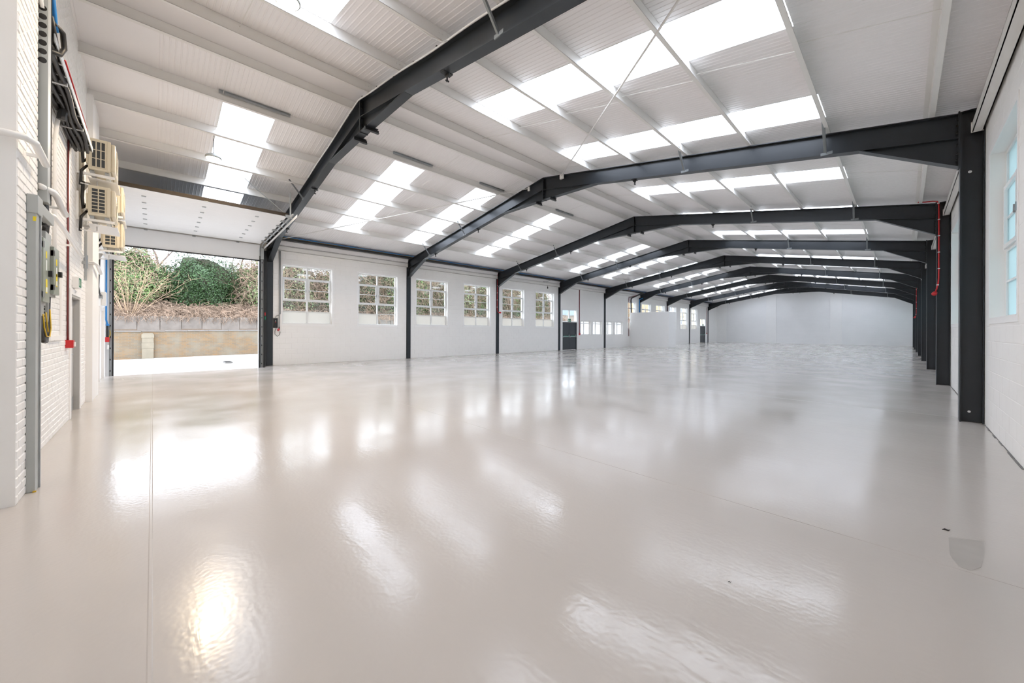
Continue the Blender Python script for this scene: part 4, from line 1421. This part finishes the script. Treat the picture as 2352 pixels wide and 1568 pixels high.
# vertical grey conduit and clip on the pilaster side, blue pipe and isolator at the roller door
t = thing('conduit', (-10.9, YN, 2.5), 'grey vertical conduit with clamp right of the exit sign', 'conduit')
MB().box(-11.06, -11.00, YN + 0.002, YN + 0.04, 2.40, 3.9).build('channel', M['galv'], t)
MB().box(-10.75, -10.68, YN, YN + 0.06, 2.68, 2.74).tube([(-10.72, YN + 0.05, 2.60), (-10.72, YN + 0.05, 2.85)], 0.03, 10).build('clamp', M['galv'], t)
t = thing('blue_pipe', (-16.9, -1.05, 0), 'bright blue pipe with red isolator by the left door track', 'pipe')
MB().tube([(-17.38, -1.06, 4.1), (-17.38, -1.06, 1.75), (-17.38, -1.03, 1.60)], 0.022, 8).build('pipe', M['blue'], t, smooth=True)
MB().tube([(-17.38, -1.03, 1.62), (-17.38, -1.03, 1.56)], 0.04, 8).build('connector', M['blue'], t)
MB().tube([(-17.38, -1.03, 1.56), (-17.38, -1.03, 1.15)], 0.03, 8).build('hose', M['cable'], t, smooth=True)
MB().box(-17.42, -17.34, -1.08, -0.99, 1.05, 1.20).build('isolator', M['red'], t, bevel=0.005)
MB().tube([(-17.36, -0.99, 1.2), (-17.36, -0.97, 1.3), (-17.36, -0.98, 1.42)], 0.008, 6).build('earth_cable', M['earth'], t)
MB().tube([(-17.38, -1.02, 0.95), (-17.38, -1.02, 0.82)], 0.022, 8).build('valve', M['white'], t)
t = thing('junction_box', (-16.2, -1.08, 2.2), 'white junction box with cable loops left of roller door', 'junction box')
MB().box(-16.6, -16.3, YN - 0.13, YN - 0.03, 2.15, 2.55).build('box', M['white'], t, bevel=0.01)
MB().tube([(-15.0, -1.04, 3.4), (-15.0, -1.06, 2.6), (-15.1, -1.05, 2.45), (-15.6, -1.05, 2.38)], 0.02, 6).build('cable', M['cable'], t, smooth=True)
MB().box(-15.9, -15.5, YN - 0.13, YN - 0.06, 2.32, 2.42).build('bracket', M['galv'], t)
t = MB().box(-16.6, -16.5, YN - 0.13, YN - 0.07, -0.08, 2.1).box(-15.55, -15.45, YN - 0.13, YN - 0.09, -0.05, 2.1).box(-16.5, -15.55, YN - 0.13, YN - 0.09, 2.0, 2.1).build('trim_4', M['white'])
tag(t, 'white painted side door surround next to the roller door', 'door surround', kind='structure')


# air conditioners
def ac_unit(x, z0, w, h, style, label):
    yb, yf = -0.83, -0.50
    t = thing('air_conditioner', (x, YN, z0), label, 'air conditioner', 'cream air conditioner outdoor units on brackets')
    MB().box(x - w, x, yb, yf - 0.06, z0, z0 + h).build('casing', M['cream'], t, bevel=0.012)
    MB().box(x - w - 0.0, x - 0.015, yf - 0.06, yf, z0 + 0.02, z0 + h - 0.03).build('front_cover', M['cream'], t, bevel=0.02)
    MB().box(x - 0.005, x + 0.008, yf - 0.10, yf - 0.055, z0 + 0.01, z0 + h - 0.01).build('corner_post', M['cream'], t, bevel=0.003)
    # fins recessed behind bars on the end face
    a0, a1, c0, c1 = yb + 0.04, yf - 0.12, z0 + 0.05, z0 + h - 0.05
    MB().box(x - 0.004, x + 0.003, a0, a1, c0, c1).build('fins', M['fin'], t)
    g = MB()
    rows, cols = (3, 3) if style == 'tall' else (7, 2)
    for i in range(rows + 1):
        zc = c0 + (c1 - c0) * i / rows
        g.box(x + 0.003, x + 0.012, a0, a1, zc - 0.006, zc + 0.006)
    for i in range(cols + 1):
        yc = a0 + (a1 - a0) * i / cols
        g.box(x + 0.003, x + 0.012, yc - 0.007, yc + 0.007, c0, c1)
    g.build('guard_grille', M['cream'], t)
    f = MB()
    cx, cz = x - w * 0.42, z0 + h / 2
    for r in (0.06, 0.11, 0.16, 0.21):
        pts = [(cx + r * math.cos(q * math.pi / 12), yf + 0.006, cz + r * math.sin(q * math.pi / 12)) for q in range(25)]
        f.tube(pts, 0.004, 4, False)
    f.build('fan_guard', M['cream'], t)
    # brackets and drip tray
    for xx in (x - 0.06, x - w + 0.08):
        m = MB().box(xx - 0.02, xx + 0.02, YN, YN + 0.03, z0 - 0.10, z0 + h * 0.75).box(xx - 0.02, xx + 0.02, YN + 0.03, yf - 0.01, z0 - 0.10, z0 - 0.06)
        m.prism([(YN + 0.03, z0 - 0.10), (YN + 0.10, z0 - 0.10), (YN + 0.03, z0 - 0.24)], 'x', xx - 0.004, xx + 0.004)
        m.build('bracket', M['white'], t)
    MB().box(x - w + 0.05, x - 0.05, yb + 0.02, yb + 0.07, z0 - 0.06, z0).box(x - w + 0.05, x - 0.05, yf - 0.13, yf - 0.08, z0 - 0.06, z0).build('foot_rail', M['galv'], t)
    m = MB()
    m.prism([(yb + 0.0, z0 - 0.16), (yf + 0.03, z0 - 0.185), (yf + 0.03, z0 - 0.155), (yf + 0.024, z0 - 0.155), (yf + 0.024, z0 - 0.18), (yb + 0.005, z0 - 0.155), (yb + 0.005, z0 - 0.125), (yb, z0 - 0.125)], 'x', x - w - 0.02, x + 0.04)
    m.build('drip_tray', M['white'], t)
    MB().tube([(x - 0.15, yb + 0.1, z0 - 0.17), (x - 0.15, yb + 0.1, z0 - 0.25), (x - 0.12, yb + 0.06, z0 - 0.27), (x - 0.02, YN + 0.05, z0 - 0.27)], 0.012, 6).build('drain_pipe', M['white'], t, smooth=True)
    MB().tube([(x - 0.08, yb - 0.01, z0 + 0.20), (x - 0.05, yb - 0.06, z0 + 0.10), (x - 0.06, yb - 0.07, z0 + 0.30), (x - 0.05, yb - 0.06, z0 + h + 0.05)], 0.022, 6).tube([(x - 0.12, yb - 0.02, z0 + 0.08), (x - 0.03, yb - 0.08, z0 - 0.05), (x - 0.04, yb - 0.09, z0 - 0.30)], 0.02, 6).build('refrigerant_pipes', M['cable'], t, smooth=True)
    MB().box(x - 0.20, x - 0.02, yb - 0.025, yb, z0 + 0.10, z0 + 0.38).build('pipe_cover', M['cream'], t)
    return t


ac_unit(-9.93, 4.28, 0.82, 0.555, 'tall', 'cream air conditioner unit with three by three grille, topmost near column')
ac_unit(-9.93, 3.47, 0.82, 0.53, 'wide', 'cream air conditioner unit with two by seven grille, below the topmost')
ac_unit(-12.52, 4.13, 0.82, 0.64, 'wide', 'cream air conditioner unit half hidden behind, upper of the far pair')
ac_unit(-12.52, 3.32, 0.82, 0.60, 'wide', 'cream air conditioner unit lowest, beside the top of roller door opening')


# high-bay lamps
def lamp(x, y, z, zc, label, power):
    t = thing('high_bay_lamp', (x, y, z), label, 'lamp', 'hanging high-bay lamps')
    MB().lathe((x, y, z), [(0.02, 0.13), (0.06, 0.125), (0.075, 0.09), (0.15, 0.075), (0.165, 0.03), (0.16, 0.005), (0.145, 0.0)], 24).build('housing', M['galv_flat'], t, smooth=True)
    d = MB().lathe((x, y, z), [(0.145, 0.004), (0.12, -0.018), (0.07, -0.030), (0.001, -0.034)], 24).build('lens', emat('warm_led_lens', (1.0, 0.80, 0.55), 60.0), t, smooth=True)
    MB().tube([(x, y, z + 0.12), (x + 0.015, y + 0.01, z + 0.20), (x - 0.01, y, z + 0.28), (x + 0.02, y, z + 0.38), (x, y + 0.02, zc)], 0.008, 6).build('hanging_cable', M['cable'], t, smooth=True)
    ld = bpy.data.lights.new('lamp_light', 'AREA')
    ld.shape = 'DISK'
    ld.size = 0.28
    ld.energy = power
    ld.color = (1.0, 0.77, 0.50)
    lo = bpy.data.objects.new('lamp_light', ld)
    COL.objects.link(lo)
    lo.location = (0, 0, -0.05)
    lo.parent = t
    return t


LAMP_W = 120.0
lamp(-11.75, 1.065, 5.65, 6.28, 'glowing high-bay lamp hanging below the rooflights above the roller door', LAMP_W)
lamp(-6.02, 1.36, 6.07, 6.35, 'glowing high-bay lamp at the top edge of the picture', LAMP_W)

# scraps lying on the floor
rng = random.Random(4)
for (x, y, sz, lab) in ((0.222, 4.20, 0.020, 'dark curled scrap lying beside the worn floor patch'), (-0.69, 2.41, 0.008, 'tiny dark chip on the floor near the middle foreground'),
                        (-0.11, 1.80, 0.008, 'tiny dark chip on the floor at lower right'), (-3.9, -0.72, 0.008, 'tiny dark chip on the floor near the left pier')):
    m = MB()
    m.tube([(x - sz, y - sz * 0.4, 0.003), (x - sz * 0.3, y + sz * 0.3, 0.006), (x + sz * 0.5, y, 0.004), (x + sz, y + sz * 0.5, 0.009)], [sz * 0.10, sz * 0.30, sz * 0.26, sz * 0.05], 6)
    tag(m.build('floor_scrap', M['cable']), lab, 'scrap', 'scraps on the floor')

# ------------------------------------------------------------------ outside
def gz(y): return -0.135 + 0.0125 * y


yard = MB()
yard.add([(-29.5, -14, gz(-14)), (-17.9, -14, gz(-14) + 0.02), (-17.9, 3.2, -0.13), (-29.5, 3.2, gz(3.2)), (-17.9, 100, -0.13), (-29.5, 100, gz(100) * 0.5)],
         [(0, 1, 2, 3), (3, 2, 4, 5)])
yd = yard.build('ground', M['concrete'])
tag(yd, 'pale concrete yard outside the raised roller door', 'yard', kind='structure')
MB().box(-22.9, -21.9, 2.45, 2.75, gz(2.5) + 0.0, gz(2.5) + 0.022).build('drain_frame', M['coping'], yd)
m = MB()
for q in range(9):
    m.box(-22.85 + q * 0.105, -22.80 + q * 0.105, 2.47, 2.73, gz(2.5) + 0.02, gz(2.5) + 0.03)
tag(m.build('drain_bars', M['black'], yd), kind='stuff')
gr = MB().box(1.3, 40, -20, 100, -0.4, -0.2).build('ground_beyond', M['concrete'])
tag(gr, 'pale ground outside the frosted right-hand windows', 'yard', kind='structure')

# brick retaining wall with coping stones and a stone pier
XB = -28.6
t = thing('retaining_wall', (XB, 0, -0.1), 'yellow brick retaining wall across the yard with stone pier', 'garden wall', None, 'structure')
m = MB()
m.prism([(-14, -0.4), (60, -0.4), (60, 1.34 + 0.0125 * 60), (-14, 1.34 - 0.0125 * 14)], 'x', XB - 0.35, XB)
m.build('brickwork', M['brick'], t)
y = -9.0
while y < 40:
    L = 0.95
    z = 1.34 + 0.0125 * y
    MB().box(XB - 0.40, XB + 0.045, y + 0.006, y + L - 0.006, z, z + 0.055).build('coping_stone', M['coping'], t)
    y += L
for q, (z0, z1) in enumerate(((-0.15, 0.42), (0.425, 0.72), (0.725, 0.98), (0.985, 1.25))):
    e = 0.01 if q % 2 else 0
    mm = MB()
    if q == 3:
        mm.prism([(-0.43 - e, z0), (0.05 + e, z0), (0.05 + e, 1.17), (-0.02, z1), (-0.36, z1), (-0.43 - e, 1.17)], 'x', XB, XB + 0.16)
    else:
        mm.box(XB, XB + 0.15 + e, -0.42 - e, 0.04 + e, z0, z1)
    mm.build('pier_stone', M['stone'], t)

# upper concrete slab wall
XC = -29.45
t = thing('slab_wall', (XC, 0, 1.3), 'weathered concrete panel wall above the brick retaining wall', 'garden wall', None, 'structure')
rng = random.Random(21)
y = -9.0
while y < 46:
    L = 0.93
    z = 2.20 + 0.008 * y
    MB().box(XC - 0.12, XC + rng.uniform(0, 0.02), y + 0.012, y + L - 0.012, 1.15, z + rng.uniform(-0.02, 0.02)).build('concrete_panel', M['concwall'], t)
    y += L
bank = MB()
bx_ = [(-28.95, 1.33), (-29.42, 1.36), (-29.57, 2.02), (-30.3, 2.15), (-31.5, 2.5), (-33.5, 3.1), (-37, 3.8), (-46, 4.2)]
ny = 50
for j in range(ny + 1):
    y = -14 + j * 1.6
    for k, (x, z) in enumerate(bx_):
        bank.v.append((x, y, z + 0.009 * y + (0.10 * math.sin(j * 1.7 + k * 2.1) if k > 3 else 0)))
K = len(bx_)
for j in range(ny):
    for k in range(K - 1):
        bank.f.append((j * K + k, j * K + k + 1, (j + 1) * K + k + 1, (j + 1) * K + k))
bk_ = bank.build('hill', M['soil'], smooth=True)
tag(bk_, 'brown earth bank rising behind the concrete panel wall', 'bank', kind='structure')


def blob_r(d, ph, amp=0.18):
    return 1 + amp * (math.sin(3.1 * d.x + ph) * math.cos(2.7 * d.y + ph * 1.7) + 0.6 * math.sin(5.3 * d.z + 2.2 * d.x + ph * 0.7) + 0.5 * math.sin(7.1 * d.y + 4.4 * d.z + ph * 2.3))


def bush(name, c, rad, n, size, leafmat, label, seed, group, twigs=0, mixmat=None):
    rng = random.Random(seed)
    t = thing(name, (c[0], c[1], c[2] - rad[2]), label, 'bush', group)
    ph = rng.uniform(0, 6)
    # dense brown core
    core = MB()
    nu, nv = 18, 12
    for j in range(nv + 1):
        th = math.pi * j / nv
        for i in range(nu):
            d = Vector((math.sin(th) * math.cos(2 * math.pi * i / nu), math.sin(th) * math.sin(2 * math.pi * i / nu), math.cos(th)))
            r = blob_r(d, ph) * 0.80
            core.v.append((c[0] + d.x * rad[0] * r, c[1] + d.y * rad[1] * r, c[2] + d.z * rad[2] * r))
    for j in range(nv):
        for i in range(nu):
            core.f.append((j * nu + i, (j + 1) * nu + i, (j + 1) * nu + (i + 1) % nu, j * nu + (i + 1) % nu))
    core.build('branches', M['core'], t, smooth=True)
    sets = [(leafmat, n)] + ([(mixmat, n // 2)] if mixmat else [])
    for (lm, cnt) in sets:
        lv = MB()
        for q in range(cnt):
            while True:
                d = Vector((rng.gauss(0, 1), rng.gauss(0, 1), rng.gauss(0, 1)))
                if d.length > 0.1: break
            d.normalize()
            if d.x < -0.35: d.x = -d.x
            r = blob_r(d, ph) * rng.uniform(0.78, 1.06)
            p = Vector((c[0] + d.x * rad[0] * r, c[1] + d.y * rad[1] * r, c[2] + d.z * rad[2] * r))
            nrm = (d + Vector((rng.gauss(0, .5), rng.gauss(0, .5), rng.gauss(0.35, .5)))).normalized()
            a = nrm.cross(Vector((rng.gauss(0, 1), rng.gauss(0, 1), rng.gauss(0, 1)))).normalized()
            b = nrm.cross(a)
            s = size * rng.uniform(0.6, 1.3)
            lv.add([p - a * s * 0.55, p + b * s * 0.32 + nrm * s * 0.06, p + a * s * 0.6, p - b * s * 0.32 + nrm * s * 0.06], [(0, 3, 2, 1)])
        tag(lv.build('foliage', M[lm], t), kind='stuff')
    if twigs:
        tw = MB()
        for q in range(twigs):
            while True:
                d = Vector((abs(rng.gauss(0, 1)) + 0.15, rng.gauss(0, 1), rng.gauss(0.2, 1)))
                if d.length > 0.1: break
            d.normalize()
            r = rng.uniform(0.92, 1.08)
            p = Vector((c[0] + d.x * rad[0] * r, c[1] + d.y * rad[1] * r, c[2] + d.z * rad[2] * r))
            v = Vector((rng.gauss(0.15, 0.3), rng.gauss(0, 0.6), rng.gauss(0.1, 0.6)))
            pts = [p]
            for k in range(5):
                v = v + Vector((rng.gauss(0, .12), rng.gauss(0, .25), rng.gauss(-0.12, .2)))
                p = p + v.normalized() * rng.uniform(0.12, 0.28)
                pts.append(p)
            tw.tube(pts, [0.016, 0.014, 0.013, 0.011, 0.009, 0.006], 3, False)
        tag(tw.build('dry_stems', M['twig'], t), kind='stuff')
    return t


G = 'bushes and ivy on the bank outside'
bush('ivy_bush', (-33.6, -1.05, 4.35), (1.7, 2.1, 2.5), 11000, 0.11, 'leaf_mid', 'light green ivy-covered tree behind the bare tan shrub, at door left', 1, G, 420, 'leaf_pale')
bush('ivy_bush', (-33.2, 2.35, 4.3), (1.5, 1.9, 2.25), 15000, 0.10, 'leaf_dark', 'dense dark green ivy bush in the middle of the door view', 2, G)
bush('ivy_bush', (-33.7, 5.7, 4.3), (1.6, 1.95, 2.45), 5000, 0.11, 'leaf_pale', 'pale grey-green bush with dry stems right of the dark ivy bush', 3, G, 900, 'leaf_mid')
bush('ivy_bush', (-35.6, 0.4, 4.2), (1.3, 1.5, 1.75), 3000, 0.13, 'leaf_pale', 'low bush filling the gap left of the dark ivy bush', 4, G, 300)
bush('ivy_bush', (-35.6, 4.2, 4.2), (1.3, 1.5, 1.75), 3000, 0.13, 'leaf_mid', 'low bush filling the gap right of the dark ivy bush', 6, G, 300)
wlabs = ['brown stemmy bush seen through the window nearest the roller door', 'tangled bush seen between the first two windows', 'brown and green bush seen through the second window',
         'dry tangled bush seen through the third window', 'green topped bush seen through the right half of third window', 'tall bush seen through the fourth window',
         'brown hanging creeper bush seen at fourth window right side', 'bush seen through the fifth window left panes', 'dry creeper bush seen through the fifth window right panes',
         'dark green bush seen through the sixth window', 'pale bush seen at the right of the sixth window', 'far bush seen over the nearer fire doors']
yb_ = 8.4
for i, lab in enumerate(wlabs):
    rng = random.Random(100 + i)
    mats = [('leaf_pale', 'leaf_mid'), ('leaf_mid', 'leaf_dark'), ('leaf_dark', 'leaf_pale')][i % 3]
    rz = rng.uniform(2.9, 3.3) if i != 1 else 2.5
    bush('creeper_bush', (-33.4 + rng.uniform(-.4, .3), yb_, 4.2 + 0.009 * yb_), (1.6, 2.0, rz), 3800, 0.14, mats[0], lab, 50 + i, G, 900, mats[1] if i % 2 else None)
    yb_ += 2.6

# bramble carpet on the bank in front of the bushes
br = MB()
rng = random.Random(77)
for q in range(5200):
    y = rng.uniform(-5.0, 40) if q > 2200 else rng.uniform(-4.5, 8)
    x = rng.uniform(-32.6, -29.5)
    z = 2.08 + max(0, -x - 29.6) * 0.30 + 0.009 * y
    p = Vector((x, y, z))
    v = Vector((rng.gauss(0.1, 0.35), rng.gauss(0, 0.7), rng.uniform(0.2, 0.9)))
    pts = [p]
    for k in range(4):
        p = p + v.normalized() * rng.uniform(0.10, 0.26)
        v = v + Vector((rng.gauss(0.06, .25), rng.gauss(0, .35), rng.gauss(-0.35, .22)))
        pts.append(p)
    br.tube(pts, [0.017, 0.016, 0.014, 0.012, 0.007], 3, False)
for q in range(520):
    y = rng.uniform(-4.5, 9) if q < 320 else rng.uniform(9, 30)
    p = Vector((XC + rng.uniform(0.02, 0.10), y, 2.18 + 0.008 * y + rng.uniform(0, 0.12)))
    v = Vector((0.05, rng.gauss(0, 0.5), -0.7))
    pts = [p]
    for k in range(4):
        p = p + v.normalized() * rng.uniform(0.05, 0.17)
        v = v + Vector((rng.gauss(0.0, .04), rng.gauss(0, .4), rng.gauss(-0.05, .2)))
        p.x = max(p.x, XC + 0.03)
        p.z = max(p.z, 1.45 + 0.0125 * p.y)
        pts.append(p.copy())
    br.tube(pts, [0.010, 0.009, 0.008, 0.007, 0.004], 3, False)
o = br.build('dry_undergrowth', M['twig'])
tag(o, 'brown tangle of dry brambles along the top of the concrete wall', 'undergrowth', kind='stuff')

# bare tan shrub
t = thing('bare_shrub', (-30.2, -0.95, 2.1), 'bare tan many-stemmed shrub at the left of the door view', 'shrub')
rng = random.Random(31)
sb = MB()
tips = []
for q in range(22):
    ang = rng.uniform(-1.0, 1.15)
    lean = ang * 0.62
    L = rng.uniform(2.2, 3.4)
    p = Vector((-30.2 + rng.uniform(-.15, .1), -0.95 + ang * 0.22, 2.15))
    pts = [p]
    n = 8
    d = Vector((rng.gauss(0.03, 0.1), lean + rng.gauss(0, .08), 1)).normalized()
    for k in range(n):
        p = p + d * (L / n)
        d = (d + Vector((rng.gauss(0.0, .05), 0.05 * lean + rng.gauss(0, .07), rng.gauss(-0.03 - 0.05 * abs(lean), .05)))).normalized()
        pts.append(p)
        if k > 1:
            for _ in range(2 if k > 3 else 1):
                tips.append((p.copy(), (d + Vector((rng.gauss(0, .4), rng.gauss(0, .7), rng.gauss(0, .45)))).normalized()))
    r0 = rng.uniform(0.010, 0.022)
    sb.tube(pts, [r0 * (1 - 0.8 * k / n) for k in range(n + 1)], 5, False)
sb.build('stems', M['stem'], t, smooth=True)
tw = MB()
for (p, d) in tips:
    pts = [p]
    for k in range(4):
        p = p + d * rng.uniform(0.10, 0.22)
        d = (d + Vector((rng.gauss(0, .2), rng.gauss(0, .25), rng.gauss(0, .2)))).normalized()
        pts.append(p)
    tw.tube(pts, [0.009, 0.007, 0.006, 0.005, 0.003], 3, False)
tag(tw.build('twigs', M['stem'], t), kind='stuff')


def bare_tree(c, h, label, seed):
    rng = random.Random(seed)
    t = thing('bare_tree', c, label, 'tree', 'bare trees behind the bushes')
    m, f = MB(), MB()
    def grow(p, d, L, r, lv):
        pts = [p]
        n = 4
        q = p
        for k in range(n):
            q = q + d * (L / n)
            d = (d + Vector((rng.gauss(0, .10), rng.gauss(0, .14), rng.gauss(0.03, .08)))).normalized()
            pts.append(q)
        (m if lv < 2 else f).tube(pts, [r * (1 - 0.45 * k / n) for k in range(n + 1)], 5 if lv < 2 else 3, False)
        if lv < 5:
            for _ in range(3 if lv < 4 else 4):
                k = rng.randint(1, n)
                nd = (d + Vector((rng.gauss(0, .5), rng.gauss(0, .65), rng.gauss(0.1, .4)))).normalized()
                grow(pts[k], nd, L * rng.uniform(0.55, 0.78), r * 0.5, lv + 1)
    grow(Vector(c), Vector((0, 0, 1)), h, 0.14, 0)
    m.build('trunk', M['bark'], t, smooth=True)
    tag(f.build('twigs', M['bark'], t), kind='stuff')


bare_tree((-40, 0.6, 3.8), 3.6, 'bare leafless tree showing in the left sky gap of the door', 5)
bare_tree((-41, 5.4, 3.8), 3.4, 'bare leafless tree showing in the right sky gap of the door', 9)

# neighbouring building seen through the far windows
t = thing('neighbour_building', (-27, 72, 0), 'beige brick neighbouring building seen through the far windows', 'building')
MB().box(-40, -27.5, 60, 100, -0.3, 9.0).build('wall', M['beige'], t)
for j in range(7):
    for k in range(2):
        y = 62.5 + j * 4.2
        z = 1.2 + k * 3.6
        f = MB().box(-27.5, -27.42, y, y + 1.9, z, z + 2.3).build('window', M['upvc'], t)
        m = MB()
        for a in range(3):
            for b in range(3):
                m.box(-27.42, -27.41, y + 0.10 + a * 0.59, y + 0.10 + a * 0.59 + 0.50, z + 0.10 + b * 0.72, z + 0.10 + b * 0.72 + 0.62)
        tag(m.build('panes', M['slate'], f), kind='stuff')
t = thing('neighbour_shed', (-34, 44, 4), 'blue-grey shed roof seen above the partition through far windows', 'building')
MB().box(-42, -35, 41, 56, 3.5, 5.6).build('wall', M['bluegrey'], t)
MB().prism([(-42.3, 5.6), (-34.7, 5.6), (-34.7, 5.75), (-42.3, 6.6)], 'y', 40.7, 56.3).build('roof', M['upvc'], t)
